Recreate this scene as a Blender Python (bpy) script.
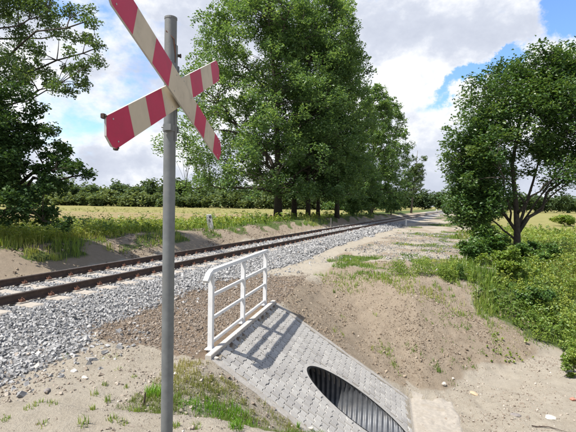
import bpy, math, random
import numpy as np
from math import sin, cos, radians, pi, atan2, sqrt
from mathutils import Vector, Matrix, noise as mnoise

for o in list(bpy.data.objects): bpy.data.objects.remove(o)
SC = bpy.context.scene
COL = SC.collection
RNG = np.random.default_rng(11)
random.seed(5)

# ------------------------------------------------------------------ camera
F = 433.0; CZ = 1.65; ROLL = radians(1.0); PITCH = radians(-1.58)
fwd = np.array([0, cos(PITCH), sin(PITCH)]); up0 = np.array([0, -sin(PITCH), cos(PITCH)]); r0 = np.array([1., 0, 0])
right = r0*cos(ROLL)+up0*sin(ROLL); up = up0*cos(ROLL)-r0*sin(ROLL)
CAMP = np.array([0, 0, CZ])
cam = bpy.data.cameras.new('camera'); camo = bpy.data.objects.new('camera', cam); COL.objects.link(camo)
cam.sensor_width = 36; cam.lens = F/576*36; cam.clip_start = .05; cam.clip_end = 6000
m = Matrix.Identity(4)
for i in range(3):
    m[i][0] = right[i]; m[i][1] = up[i]; m[i][2] = -fwd[i]; m[i][3] = CAMP[i]
camo.matrix_world = m
SC.camera = camo
SC.render.resolution_x = 1024; SC.render.resolution_y = 768

def ray(x, y):
    d = fwd+right*((x-288)/F)+up*(-(y-216)/F); return d/d[1]
def aty(x, y, Y): return CAMP+ray(x, y)*Y
def pix(P):
    v = np.asarray(P, float)-CAMP; z = v@fwd
    z = np.where(np.abs(z) < 1e-3, 1e-3, z)
    return 288+F*(v@right)/z, 216-F*(v@up)/z, z

# ------------------------------------------------------------------ sky, sun, exposure
SUN_EL = radians(59.5); SUN_AZ = radians(-114)          # azimuth from +Y, clockwise
sun_dir = Vector((sin(SUN_AZ)*cos(SUN_EL), cos(SUN_AZ)*cos(SUN_EL), sin(SUN_EL)))
world = bpy.data.worlds.new('World'); SC.world = world; world.use_nodes = True
wn = world.node_tree; wn.nodes.clear()
def N(nt, t, **kw):
    n = nt.nodes.new(t)
    for k, v in kw.items():
        if k == 'inp':
            for a, b in v.items(): n.inputs[a].default_value = b
        else: setattr(n, k, v)
    return n
def L(nt, a, b): nt.links.new(a, b)
def MATH(nt, op, a, b=None, c=None, clamp=False):
    n = nt.nodes.new('ShaderNodeMath'); n.operation = op; n.use_clamp = clamp
    for i, v in enumerate((a, b, c)):
        if v is None: continue
        if isinstance(v, (int, float)): n.inputs[i].default_value = v
        else: nt.links.new(v, n.inputs[i])
    return n.outputs[0]
def RAMP(nt, fac, stops, interp='LINEAR'):
    n = nt.nodes.new('ShaderNodeValToRGB'); n.color_ramp.interpolation = interp
    e = n.color_ramp.elements
    while len(e) < len(stops): e.new(0.5)
    for i, (p, c) in enumerate(stops):
        e[i].position = p; e[i].color = (c[0], c[1], c[2], 1) if len(c) == 3 else c
    nt.links.new(fac, n.inputs[0]); return n.outputs[0]
def MIX(nt, f, a, b, blend='MIX'):
    n = nt.nodes.new('ShaderNodeMix'); n.data_type = 'RGBA'; n.blend_type = blend
    for i, v in ((0, f), (6, a), (7, b)):
        if isinstance(v, (int, float)): n.inputs[i].default_value = v
        elif isinstance(v, tuple): n.inputs[i].default_value = (v[0], v[1], v[2], 1)
        else: nt.links.new(v, n.inputs[i])
    return n.outputs[2]

def build_world():
    nt = wn
    sky = N(nt, 'ShaderNodeTexSky', sky_type='NISHITA', sun_disc=False)
    sky.sun_elevation = SUN_EL; sky.sun_rotation = SUN_AZ; sky.air_density = 1.0; sky.dust_density = .6; sky.ozone_density = 1.4
    tc = N(nt, 'ShaderNodeTexCoord')
    sep = N(nt, 'ShaderNodeSeparateXYZ'); L(nt, tc.outputs['Generated'], sep.inputs[0])
    dz = MATH(nt, 'MAXIMUM', sep.outputs[2], 0.0)
    mp = N(nt, 'ShaderNodeMapping'); L(nt, tc.outputs['Generated'], mp.inputs[0]); mp.inputs['Location'].default_value = (3.1, 1.7, .4); mp.inputs['Scale'].default_value = (1, 1, 1.75)
    n1 = N(nt, 'ShaderNodeTexNoise', inp={'Scale': 2.8, 'Detail': 12, 'Roughness': .60, 'Distortion': .05}); L(nt, mp.outputs[0], n1.inputs['Vector'])
    n2 = N(nt, 'ShaderNodeTexNoise', inp={'Scale': 4.8, 'Detail': 12, 'Roughness': .62, 'Distortion': .1})
    mp2 = N(nt, 'ShaderNodeMapping'); L(nt, tc.outputs['Generated'], mp2.inputs[0]); mp2.inputs['Location'].default_value = (8.3, 5.2, 1.1); mp2.inputs['Scale'].default_value = (1, 1, 1.45); L(nt, mp2.outputs[0], n2.inputs['Vector'])
    # opening of blue in the cloud deck, low in the sky (as a place in the sky, not on screen)
    wz = N(nt, 'ShaderNodeTexNoise', inp={'Scale': 9.0, 'Detail': 9, 'Roughness': .65}); L(nt, tc.outputs['Generated'], wz.inputs['Vector'])
    ws = N(nt, 'ShaderNodeVectorMath', operation='SUBTRACT'); L(nt, wz.outputs['Color'], ws.inputs[0]); ws.inputs[1].default_value = (.5, .5, .5)
    wm = N(nt, 'ShaderNodeVectorMath', operation='SCALE'); L(nt, ws.outputs[0], wm.inputs[0]); wm.inputs['Scale'].default_value = .16
    wa = N(nt, 'ShaderNodeVectorMath', operation='ADD'); L(nt, tc.outputs['Generated'], wa.inputs[0]); L(nt, wm.outputs[0], wa.inputs[1])
    def hole(x, y, rx, ry, rot=0.0):
        d = ray(x, y); d = d/np.linalg.norm(d)
        s = N(nt, 'ShaderNodeVectorMath', operation='SUBTRACT'); L(nt, wa.outputs[0], s.inputs[0]); s.inputs[1].default_value = tuple(d)
        r = N(nt, 'ShaderNodeMapping'); r.inputs['Rotation'].default_value = (0, rot, 0); r.inputs['Location'].default_value = (0, 0, 0)
        L(nt, s.outputs[0], r.inputs[0])
        sc = N(nt, 'ShaderNodeVectorMath', operation='MULTIPLY'); L(nt, r.outputs[0], sc.inputs[0]); sc.inputs[1].default_value = (1/rx, 1/rx, 1/ry)
        ln = N(nt, 'ShaderNodeVectorMath', operation='LENGTH'); L(nt, sc.outputs[0], ln.inputs[0])
        q = MATH(nt, 'MULTIPLY', ln.outputs['Value'], ln.outputs['Value'])
        return MATH(nt, 'POWER', 2.718, MATH(nt, 'MULTIPLY', q, -1.0))
    h1 = hole(486, 70, .080, .021, .55); h2 = hole(576, 8, .05, .05); h3 = hole(88, 118, .16, .07); h4 = hole(262, 2, .05, .04); h5 = hole(150, 20, .1, .05)
    v = n1.outputs['Fac']
    v = MATH(nt, 'ADD', v, .16)
    for h, k in ((h1, .50), (h2, .40), (h3, .02), (h4, .10), (h5, .02)): v = MATH(nt, 'SUBTRACT', v, MATH(nt, 'MULTIPLY', h, k))
    # clouds close up towards the horizon, gaps open overhead
    v = MATH(nt, 'SUBTRACT', v, MATH(nt, 'MULTIPLY', dz, .26))
    mask = N(nt, 'ShaderNodeMapRange', interpolation_type='SMOOTHSTEP'); L(nt, v, mask.inputs[0])
    mask.inputs[1].default_value = .41; mask.inputs[2].default_value = .54
    shade = MATH(nt, 'ADD', MATH(nt, 'MULTIPLY', n2.outputs['Fac'], 1.0), MATH(nt, 'MULTIPLY', MATH(nt, 'SUBTRACT', v, .5), .35))
    ccol = RAMP(nt, shade, [(.40, (.56, .565, .57)), (.48, (.53, .54, .555)), (.535, (.44, .46, .505)), (.59, (.37, .395, .455)), (.75, (.30, .325, .39))])
    skyc = MIX(nt, 1.0, sky.outputs[0], (.092, .112, .138), 'MULTIPLY')
    col = MIX(nt, mask.outputs[0], skyc, ccol)
    bg = N(nt, 'ShaderNodeBackground'); L(nt, col, bg.inputs[0]); bg.inputs[1].default_value = 1.0
    out = N(nt, 'ShaderNodeOutputWorld'); L(nt, bg.outputs[0], out.inputs[0])
build_world()
sl = bpy.data.lights.new('sun', 'SUN'); so = bpy.data.objects.new('sun', sl); COL.objects.link(so)
sl.energy = 5.0; sl.angle = radians(.53); sl.color = (1.0, .94, .85)
so.rotation_euler = sun_dir.to_track_quat('Z', 'Y').to_euler(); so.location = (0, 0, 30)
SC.view_settings.view_transform = 'Standard'; SC.view_settings.look = 'None'
SC.view_settings.exposure = .95; SC.view_settings.gamma = 1.0
SC.render.engine = 'CYCLES'
SC.cycles.max_bounces = 8; SC.cycles.transparent_max_bounces = 4

# ------------------------------------------------------------------ helpers
def sstep(x, a, b):
    t = np.clip((np.asarray(x, float)-a)/(b-a), 0, 1); return t*t*(3-2*t)
def _h(ix, iy, seed):
    n = (ix*374761393+iy*668265263+seed*1442695041) & 0xffffffff
    n = ((n ^ (n >> 13))*1274126177) & 0xffffffff
    return ((n ^ (n >> 16)) & 0xffff)/65535.0
def vnoise(x, y, seed=0):
    x = np.asarray(x, float); y = np.asarray(y, float)
    ix = np.floor(x).astype(np.int64); iy = np.floor(y).astype(np.int64)
    fx = x-ix; fy = y-iy; fx = fx*fx*(3-2*fx); fy = fy*fy*(3-2*fy)
    a = _h(ix, iy, seed); b = _h(ix+1, iy, seed); c = _h(ix, iy+1, seed); d = _h(ix+1, iy+1, seed)
    return (a*(1-fx)+b*fx)*(1-fy)+(c*(1-fx)+d*fx)*fy
def fbm(x, y, oct=4, seed=0, gain=.5):
    s = 0; w = 1; tot = 0
    for o in range(oct):
        s = s+w*vnoise(np.asarray(x)*2**o+o*17.3, np.asarray(y)*2**o+o*9.1, seed+o); tot += w; w *= gain
    return s/tot

def mesh_np(name, V, loops, counts, mat=None, attrs=None, fattrs=None, smooth=False, mats=None, midx=None):
    """V (n,3), loops flat vertex indices, counts per face"""
    me = bpy.data.meshes.new(name)
    V = np.asarray(V, np.float32); loops = np.asarray(loops, np.int32).ravel(); counts = np.asarray(counts, np.int32)
    me.vertices.add(len(V)); me.vertices.foreach_set('co', V.ravel())
    me.loops.add(len(loops)); me.loops.foreach_set('vertex_index', loops)
    me.polygons.add(len(counts))
    st = np.zeros(len(counts), np.int32); st[1:] = np.cumsum(counts)[:-1]
    me.polygons.foreach_set('loop_start', st)
    me.polygons.foreach_set('loop_total', counts)
    me.polygons.foreach_set('use_smooth', np.full(len(counts), smooth, bool))
    for mm in (mats or ([mat] if mat else [])): me.materials.append(mm)
    if midx is not None: me.polygons.foreach_set('material_index', np.asarray(midx, np.int32))
    for k, v in (attrs or {}).items():
        a = me.attributes.new(k, 'FLOAT', 'POINT'); a.data.foreach_set('value', np.asarray(v, np.float32))
    for k, v in (fattrs or {}).items():
        a = me.attributes.new(k, 'FLOAT', 'FACE'); a.data.foreach_set('value', np.asarray(v, np.float32))
    me.update(calc_edges=True)
    return me
def obj(name, me, parent=None, **props):
    o = bpy.data.objects.new(name, me); COL.objects.link(o)
    if parent is not None: o.parent = parent
    for k, v in props.items(): o[k] = v
    return o
def thing(name, label, cat, loc=(0, 0, 0), rz=0, group=None):
    o = bpy.data.objects.new(name, None); COL.objects.link(o); o.location = loc; o.rotation_euler = (0, 0, rz)
    o.empty_display_size = .2
    o['label'] = label; o['category'] = cat
    if group: o['group'] = group
    return o
class MB:
    """polygon collector"""
    def __init__(s): s.V = []; s.L = []; s.C = []; s.M = []
    def poly(s, pts, mi=0):
        b = len(s.V); s.V += [tuple(p) for p in pts]; s.L += list(range(b, b+len(pts))); s.C.append(len(pts)); s.M.append(mi)
    def faces(s, V, Fs, mi=0):
        b = len(s.V); s.V += [tuple(p) for p in V]
        for f in Fs: s.L += [b+i for i in f]; s.C.append(len(f)); s.M.append(mi)
    def box(s, c, size, R=None, mi=0, bev=0.0):
        hx, hy, hz = size[0]/2, size[1]/2, size[2]/2
        if bev <= 0:
            P = [(x, y, z) for z in (-hz, hz) for (x, y) in ((-hx, -hy), (hx, -hy), (hx, hy), (-hx, hy))]
            Fs = [(3, 2, 1, 0), (4, 5, 6, 7), (0, 1, 5, 4), (1, 2, 6, 5), (2, 3, 7, 6), (3, 0, 4, 7)]
        else:
            b_ = bev; P = []
            for z, q in ((-hz, b_), (-hz+b_, 0), (hz-b_, 0), (hz, b_)):
                P += [(-hx+q, -hy+q, z), (hx-q, -hy+q, z), (hx-q, hy-q, z), (-hx+q, hy-q, z)]
            Fs = [(3, 2, 1, 0), (12, 13, 14, 15)]
            for k in range(3):
                for i in range(4): j = (i+1) % 4; Fs.append((k*4+i, k*4+j, k*4+4+j, k*4+4+i))
        c = Vector(c)
        P = [(R @ Vector(p) if R else Vector(p))+c for p in P]
        s.faces(P, Fs, mi)
    def prism(s, outline, T, d, mi=0, cap=True, mi_side=None):
        """outline 2D, extruded 0..d along local z, T maps local 3D to world"""
        n = len(outline)
        a = [T(x, y, 0) for x, y in outline]; b = [T(x, y, d) for x, y in outline]
        if cap: s.poly(a[::-1], mi); s.poly(b, mi)
        for i in range(n):
            j = (i+1) % n; s.poly((a[i], a[j], b[j], b[i]), mi if mi_side is None else mi_side)
    def tube(s, pts, radii, seg=8, mi=0, caps=True):
        pts = [Vector(p) for p in pts]; n = len(pts); rings = []
        ref = None
        for i, p in enumerate(pts):
            t = (pts[min(i+1, n-1)]-pts[max(i-1, 0)]).normalized()
            if ref is None:
                ref = Vector((0, 0, 1)) if abs(t.z) < .9 else Vector((1, 0, 0))
            u = (ref-t*ref.dot(t)).normalized(); v = t.cross(u); ref = u
            r = radii[i] if hasattr(radii, '__len__') else radii
            rings.append([p+(u*cos(2*pi*k/seg)+v*sin(2*pi*k/seg))*r for k in range(seg)])
        V = [q for r_ in rings for q in r_]
        Fs = [(i*seg+k, i*seg+(k+1) % seg, (i+1)*seg+(k+1) % seg, (i+1)*seg+k) for i in range(n-1) for k in range(seg)]
        if caps: Fs += [tuple(range(seg))[::-1], tuple((n-1)*seg+k for k in range(seg))]
        s.faces(V, Fs, mi)
    def mesh(s, name, mats, smooth=False):
        return mesh_np(name, s.V, s.L, s.C, mats=mats if isinstance(mats, list) else [mats], midx=s.M, smooth=smooth)
    def build(s, name, mats, parent=None, smooth=False, **props):
        return obj(name, s.mesh(name, mats, smooth), parent, **props)

# ------------------------------------------------------------------ materials
LEAFK = 1.06
ALB = .76      # common scale of all base colours against the exposure
def new_mat(name):
    mt = bpy.data.materials.new(name); mt.use_nodes = True; nt = mt.node_tree; nt.nodes.clear()
    out = N(nt, 'ShaderNodeOutputMaterial'); return mt, nt, out
def simple_mat(name, col, rough=.7, var=.15, scale=20, bump=.0, bscale=60, metal=0, spec=.35, dirt=None, dirt_amt=.4, dscale=6):
    mt, nt, out = new_mat(name)
    p = N(nt, 'ShaderNodeBsdfPrincipled', inp={'Roughness': rough, 'Metallic': metal, 'Specular IOR Level': spec}); L(nt, p.outputs[0], out.inputs[0])
    tc = N(nt, 'ShaderNodeTexCoord')
    nz = N(nt, 'ShaderNodeTexNoise', inp={'Scale': scale, 'Detail': 5, 'Roughness': .6}); L(nt, tc.outputs['Object'], nz.inputs['Vector'])
    col = tuple(c*ALB for c in col); dirt = tuple(c*ALB for c in dirt) if dirt else None
    lo = tuple(c*(1-var) for c in col); hi = tuple(min(1, c*(1+var)) for c in col)
    c = RAMP(nt, nz.outputs['Fac'], [(.3, lo), (.7, hi)])
    if dirt:
        n2 = N(nt, 'ShaderNodeTexNoise', inp={'Scale': dscale, 'Detail': 6, 'Roughness': .65}); L(nt, tc.outputs['Object'], n2.inputs['Vector'])
        mr = N(nt, 'ShaderNodeMapRange'); L(nt, n2.outputs['Fac'], mr.inputs[0]); mr.inputs[1].default_value = .5; mr.inputs[2].default_value = .72; mr.inputs[4].default_value = dirt_amt
        c = MIX(nt, mr.outputs[0], c, dirt)
    L(nt, c, p.inputs['Base Color'])
    if bump > 0:
        n3 = N(nt, 'ShaderNodeTexNoise', inp={'Scale': bscale, 'Detail': 6, 'Roughness': .65}); L(nt, tc.outputs['Object'], n3.inputs['Vector'])
        b = N(nt, 'ShaderNodeBump', inp={'Strength': 1, 'Distance': bump}); L(nt, n3.outputs['Fac'], b.inputs['Height']); L(nt, b.outputs[0], p.inputs['Normal'])
    return mt
def leaf_mat(name, c0, c1, c2, trans=.35, rough=.42, spec=.42):
    """tint attribute 0..1 picks the leaf's own green"""
    mt, nt, out = new_mat(name)
    at = N(nt, 'ShaderNodeAttribute', attribute_name='tint')
    c0, c1, c2 = [tuple(v*LEAFK for v in q) for q in (c0, c1, c2)]
    c = RAMP(nt, at.outputs['Fac'], [(0, c0), (.5, c1), (1, c2)])
    d = N(nt, 'ShaderNodeBsdfPrincipled', inp={'Roughness': rough, 'Specular IOR Level': spec}); L(nt, c, d.inputs['Base Color'])
    t = N(nt, 'ShaderNodeBsdfTranslucent')
    tcq = MIX(nt, 1.0, c, (1.25, 1.15, .45), 'MULTIPLY'); L(nt, tcq, t.inputs[0])
    mx = N(nt, 'ShaderNodeMixShader', inp={0: trans}); L(nt, d.outputs[0], mx.inputs[1]); L(nt, t.outputs[0], mx.inputs[2]); L(nt, mx.outputs[0], out.inputs[0])
    return mt
def tint_mat(name, stops, rough=.8, bump=.004, bscale=40):
    mt, nt, out = new_mat(name)
    at = N(nt, 'ShaderNodeAttribute', attribute_name='tint')
    c = RAMP(nt, at.outputs['Fac'], [(p_, tuple(v*ALB for v in q)) for p_, q in stops])
    tc = N(nt, 'ShaderNodeTexCoord')
    nz = N(nt, 'ShaderNodeTexNoise', inp={'Scale': bscale, 'Detail': 4}); L(nt, tc.outputs['Object'], nz.inputs['Vector'])
    c = MIX(nt, .25, c, RAMP(nt, nz.outputs['Fac'], [(.3, (.3, .3, .3)), (.7, (1, 1, 1))]), 'MULTIPLY')
    p = N(nt, 'ShaderNodeBsdfPrincipled', inp={'Roughness': rough, 'Specular IOR Level': .3}); L(nt, c, p.inputs['Base Color']); L(nt, p.outputs[0], out.inputs[0])
    b = N(nt, 'ShaderNodeBump', inp={'Strength': 1, 'Distance': bump}); L(nt, nz.outputs['Fac'], b.inputs['Height']); L(nt, b.outputs[0], p.inputs['Normal'])
    return mt

M = {}
M['galv'] = simple_mat('galvanised_steel', (.20, .215, .22), .55, .16, 14, .0008, 50, metal=.35, dirt=(.17, .135, .105), dirt_amt=.55, dscale=3.5)
M['rust'] = simple_mat('rust', (.15, .07, .045), .85, .35, 30, .002, 60)
M['rail'] = simple_mat('rail_steel', (.075, .05, .04), .75, .3, 12, .001, 80, dirt=(.13, .07, .045), dirt_amt=.6, dscale=9)
M['railtop'] = simple_mat('rail_running_surface', (.16, .14, .125), .4, .2, 12, metal=.5)
M['sleeper'] = simple_mat('sleeper_concrete', (.37, .335, .29), .9, .15, 15, .003, 50, dirt=(.28, .24, .2), dirt_amt=.5)
M['white'] = simple_mat('white_paint', (.78, .79, .80), .45, .05, 8, .0005, 60, dirt=(.55, .5, .43), dirt_amt=.35, dscale=7)
M['block'] = simple_mat('paving_concrete', (.375, .365, .345), .9, .13, 25, .003, 90, dirt=(.30, .28, .25), dirt_amt=.5, dscale=2.2)
M['block2'] = simple_mat('paving_concrete_pale', (.42, .41, .385), .9, .13, 25, .003, 90, dirt=(.33, .3, .27), dirt_amt=.5, dscale=2.6)
M['block3'] = simple_mat('paving_concrete_grey', (.33, .32, .305), .9, .13, 25, .003, 90, dirt=(.29, .27, .24), dirt_amt=.5, dscale=2.6)
M['bed'] = simple_mat('mortar_bed', (.27, .25, .225), .95, .2, 30, .004, 70)
M['mortar'] = simple_mat('mortar_strip', (.375, .355, .325), .95, .14, 18, .006, 45, dirt=(.3, .26, .2), dirt_amt=.5, dscale=3)
M['apron'] = simple_mat('apron_concrete', (.335, .305, .262), .95, .14, 14, .008, 40, dirt=(.30, .26, .205), dirt_amt=.7, dscale=4)
M['kerb'] = simple_mat('kerb_concrete', (.5, .47, .43), .9, .1, 20, .003, 70, dirt=(.34, .3, .25), dirt_amt=.5)
M['pipe'] = simple_mat('corrugated_steel', (.13, .138, .15), .5, .25, 9, .001, 40, metal=.5, dirt=(.2, .19, .18), dirt_amt=.45, dscale=4)
M['bark'] = simple_mat('bark', (.07, .058, .046), .95, .4, 9, .02, 16)
M['bark_pale'] = simple_mat('bark_grey', (.14, .12, .095), .95, .4, 12, .01, 24)
M['red'] = simple_mat('red_sheeting', (.52, .014, .075), .5, .09, 6, dirt=(.20, .02, .04), dirt_amt=.25, dscale=8)
M['cream'] = simple_mat('aged_white_sheeting', (.60, .51, .38), .55, .10, 6, dirt=(.42, .36, .27), dirt_amt=.8, dscale=7)
M['flange'] = simple_mat('board_edge', (.5, .5, .48), .5, .1, 9, dirt=(.36, .32, .26), dirt_amt=.5)
M['black'] = simple_mat('black_paint', (.025, .025, .028), .6, .2, 20)
M['postwhite'] = simple_mat('post_whitewash', (.74, .74, .72), .8, .08, 10, .002, 40, dirt=(.45, .42, .36), dirt_amt=.6, dscale=6)
M['wood'] = simple_mat('weathered_wood', (.07, .05, .04), .9, .3, 30, .003, 40)
M['ballast'] = tint_mat('ballast_stone', [(0, (.17, .17, .168)), (.35, (.28, .28, .278)), (.65, (.40, .40, .398)), (.84, (.52, .515, .505)), (.9, (.36, .30, .245)), (1, (.62, .6, .56))])
M['brown'] = tint_mat('brown_gravel', [(0, (.15, .12, .095)), (.4, (.225, .185, .148)), (.75, (.28, .235, .19)), (.93, (.40, .35, .295)), (1, (.62, .58, .52))])
M['pebble'] = tint_mat('pebble', [(0, (.17, .13, .10)), (.4, (.30, .25, .2)), (.75, (.42, .37, .31)), (1, (.66, .63, .58))])
M['strip'] = tint_mat('strip_stone', [(0, (.16, .15, .14)), (.4, (.27, .26, .24)), (.75, (.38, .365, .345)), (1, (.6, .58, .55))])
M['clod'] = tint_mat('soil_clod', [(0, (.14, .105, .075)), (.4, (.25, .195, .14)), (.8, (.34, .28, .21)), (1, (.44, .39, .33))])
M['poplar'] = leaf_mat('poplar_leaf', (.066, .130, .056), (.120, .210, .084), (.195, .285, .115), .48)
M['maple'] = leaf_mat('maple_leaf', (.034, .078, .026), (.066, .132, .040), (.14, .21, .062), .38)
M['oak'] = leaf_mat('dark_leaf', (.024, .054, .020), (.042, .086, .028), (.08, .135, .04), .32, .6, .2)
M['fine'] = leaf_mat('fine_leaf', (.05, .092, .034), (.085, .145, .05), (.13, .19, .07), .42)
M['far'] = leaf_mat('far_leaf', (.058, .092, .050), (.090, .135, .064), (.145, .185, .085), .35, .7, .1)  # greens lightened: distance haze is put into the leaf colour
M['weed'] = leaf_mat('weed_leaf', (.085, .150, .028), (.165, .255, .045), (.29, .345, .085), .42)
M['weedd'] = leaf_mat('weed_leaf_dark', (.035, .085, .022), (.07, .145, .032), (.13, .205, .05), .36)
M['grass'] = leaf_mat('grass_blade', (.090, .165, .026), (.18, .265, .045), (.34, .34, .11), .42)
M['dry'] = leaf_mat('dry_grass_blade', (.12, .175, .04), (.215, .225, .07), (.35, .31, .14), .32)
M['bright'] = leaf_mat('bright_grass_blade', (.075, .19, .014), (.125, .27, .02), (.20, .33, .04), .4)

def ground_material():
    mt, nt, out = new_mat('ground_soil')
    p = N(nt, 'ShaderNodeBsdfPrincipled', inp={'Roughness': .95, 'Specular IOR Level': .15}); L(nt, p.outputs[0], out.inputs[0])
    tc = N(nt, 'ShaderNodeTexCoord'); G = tc.outputs['Object']
    def nz(s, d=6, r=.6): 
        n = N(nt, 'ShaderNodeTexNoise', inp={'Scale': s, 'Detail': d, 'Roughness': r}); L(nt, G, n.inputs['Vector']); return n.outputs['Fac']
    def at(k): return N(nt, 'ShaderNodeAttribute', attribute_name=k).outputs['Fac']
    big = nz(.55, 5); mid = nz(5, 6, .65); fine = nz(38, 5, .7); vf = nz(150, 3, .7)
    mixv = MATH(nt, 'ADD', MATH(nt, 'MULTIPLY', mid, .42), MATH(nt, 'ADD', MATH(nt, 'MULTIPLY', fine, .40), MATH(nt, 'MULTIPLY', vf, .18)))
    sand = RAMP(nt, mixv, [(.28, (.20, .168, .125)), (.40, (.315, .275, .218)), (.54, (.395, .352, .29)), (.66, (.43, .388, .325)), (.8, (.54, .50, .44))])
    sand = MIX(nt, RAMP(nt, big, [(.4, (0, 0, 0)), (.65, (.45, .45, .45))]), sand, (.44, .40, .34))
    soil = RAMP(nt, mixv, [(.30, (.18, .14, .102)), (.48, (.295, .24, .18)), (.72, (.39, .325, .255))])
    brown = RAMP(nt, mixv, [(.32, (.12, .085, .06)), (.52, (.22, .165, .12)), (.72, (.33, .265, .205))])
    ball = RAMP(nt, fine, [(.32, (.08, .08, .085)), (.5, (.24, .24, .25)), (.68, (.42, .42, .43))])
    grn = RAMP(nt, mixv, [(.3, (.045, .07, .022)), (.5, (.085, .12, .035)), (.7, (.15, .165, .06))])
    fld = RAMP(nt, MATH(nt, 'ADD', MATH(nt, 'MULTIPLY', big, .55), MATH(nt, 'MULTIPLY', fine, .45)), [(.34, (.15, .165, .05)), (.5, (.25, .235, .085)), (.66, (.34, .285, .13))])
    stub = RAMP(nt, mixv, [(.3, (.22, .175, .085)), (.7, (.33, .265, .135))])
    c = sand
    for k, q in (('soil', soil), ('brown', brown), ('ball', ball), ('green', grn), ('field', fld), ('stub', stub)):
        f = MATH(nt, 'ADD', at(k), MATH(nt, 'MULTIPLY', MATH(nt, 'SUBTRACT', mixv, .5), .9))
        mr = N(nt, 'ShaderNodeMapRange', interpolation_type='SMOOTHSTEP'); L(nt, f, mr.inputs[0]); mr.inputs[1].default_value = .38; mr.inputs[2].default_value = .62
        c = MIX(nt, mr.outputs[0], c, q)
    c = MIX(nt, 1.0, c, (ALB*.93, ALB*.935, ALB*.92), 'MULTIPLY')
    L(nt, c, p.inputs['Base Color'])
    hgt = MATH(nt, 'ADD', MATH(nt, 'MULTIPLY', mid, .5), MATH(nt, 'ADD', MATH(nt, 'MULTIPLY', fine, .35), MATH(nt, 'MULTIPLY', vf, .15)))
    b = N(nt, 'ShaderNodeBump', inp={'Strength': 1, 'Distance': .06}); L(nt, hgt, b.inputs['Height']); L(nt, b.outputs[0], p.inputs['Normal'])
    return mt
M['ground'] = ground_material()

# ------------------------------------------------------------------ terrain
TH = radians(21.664); CT, ST = cos(TH), sin(TH)
def nt_of(X, Y):
    n = X*CT-Y*ST; t = Y*CT+X*ST
    return n-curve(t), t
def curve(t):
    q = np.clip(np.asarray(t, float)-20, 0, 200); return 1.0e-4*q*q+np.clip(np.asarray(t, float)-220, 0, None)*.04
def xy_of(n, t):
    n = n+curve(t); return n*CT+t*ST, t*CT-n*ST
O2 = np.array([-.9745, 5.6095]); ES = np.array([.22190, .97507]); EN = np.array([.97507, -.22190])
SLOPE = .625; ZH = -.38; SLW = 3.35; SLA = 2.75; FLOOR = -2.08
def ab_of(X, Y):
    rx = X-O2[0]; ry = Y-O2[1]; return rx*EN[0]+ry*EN[1], rx*ES[0]+ry*ES[1]
def P_ab(a, b, z): return (O2[0]+a*EN[0]+b*ES[0], O2[1]+a*EN[1]+b*ES[1], z)
def smax(a, b, k=.12):
    h = np.clip(.5+.5*(a-b)/k, 0, 1); return b*(1-h)+a*h+k*h*(1-h)
def smin(a, b, k=.12): return -smax(-a, -b, k)
PN = np.array([-4000, -60, -26, -19, -15, -12.6, -11.9, -11.1, -10.55, -10.2, -9.75, -9.5, -6.75, -6.4, -5.5, -4, 0, 3, 7, 14, 60, 4000])
PZ = np.array([-.35, -.35, -.25, .02, .26, .30, .22, -.12, -.38, -.38, -.28, -.235, -.235, -.26, -.44, -.42, -.38, -.5, -.72, -.8, -.8, -.8])
def H(X, Y, rough=True):
    X = np.asarray(X, float); Y = np.asarray(Y, float)
    n, t = nt_of(X, Y)
    nn = n+.35*(fbm(t*.35, n*.2, 3, 3)-.5)*sstep(np.abs(n+8.1), 1.9, 2.6)
    z = np.interp(nn, PN, PZ)
    # plateau beside the sign is a little higher
    z = z+.27*sstep(n, -5.2, -3.2)*(1-sstep(ab_of(X, Y)[1]+.25*(fbm(X*1.1, Y*1.1, 2, 61)-.5), -2.05, -1.62))*(1-sstep(n, 6, 12))
    a, b = ab_of(X, Y); b2 = b-SLW/2
    toe = 1.72+np.clip(a-3.0, 0, 6)*.9
    flo = FLOOR+.12*sstep(a, 3.2, 6)+1.3*sstep(a, 9, 16)
    far = FLOOR+np.clip(b2-toe, -9, 40)/2.45
    near = FLOOR+(-b2-1.32)/1.12
    plane = ZH-SLOPE*a
    inslab = (b > -.06) & (b < SLW+.06)
    cut = smax(smax(smax(plane, far, .55), near, .25), flo, .08)
    cut = np.where(inslab, np.where(a < SLA, plane, np.maximum(flo, plane)), cut)
    w = sstep(a, -.02, .03)
    zz = np.where(a > 0, smin(z, cut, .10), z)
    zz = np.where(inslab & (a > 0) & (a < SLA+.4), cut, zz)
    z = z*(1-w)+zz*w
    if rough:
        dist = np.maximum(np.maximum(-b, b-SLW), np.maximum(a-SLA, -a-.1))
        q = sstep(dist, .02, .35)
        am = (.055*(fbm(X*1.3, Y*1.3, 3, 21)-.5)+.065*(fbm(X*4, Y*4, 3, 5)-.5)+.025*(vnoise(X*19, Y*19, 8)-.5))*q
        am = am+.13*(fbm(X*.5, Y*.5, 2, 44)-.5)*sstep(dist, .2, 1.5)*(1-sstep(np.abs(n+8.1), 3.2, 2.2))
        trk = (np.abs(n+8.1) < 2.1)
        z = z+np.where(trk, am*.25, am)
    return z
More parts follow.
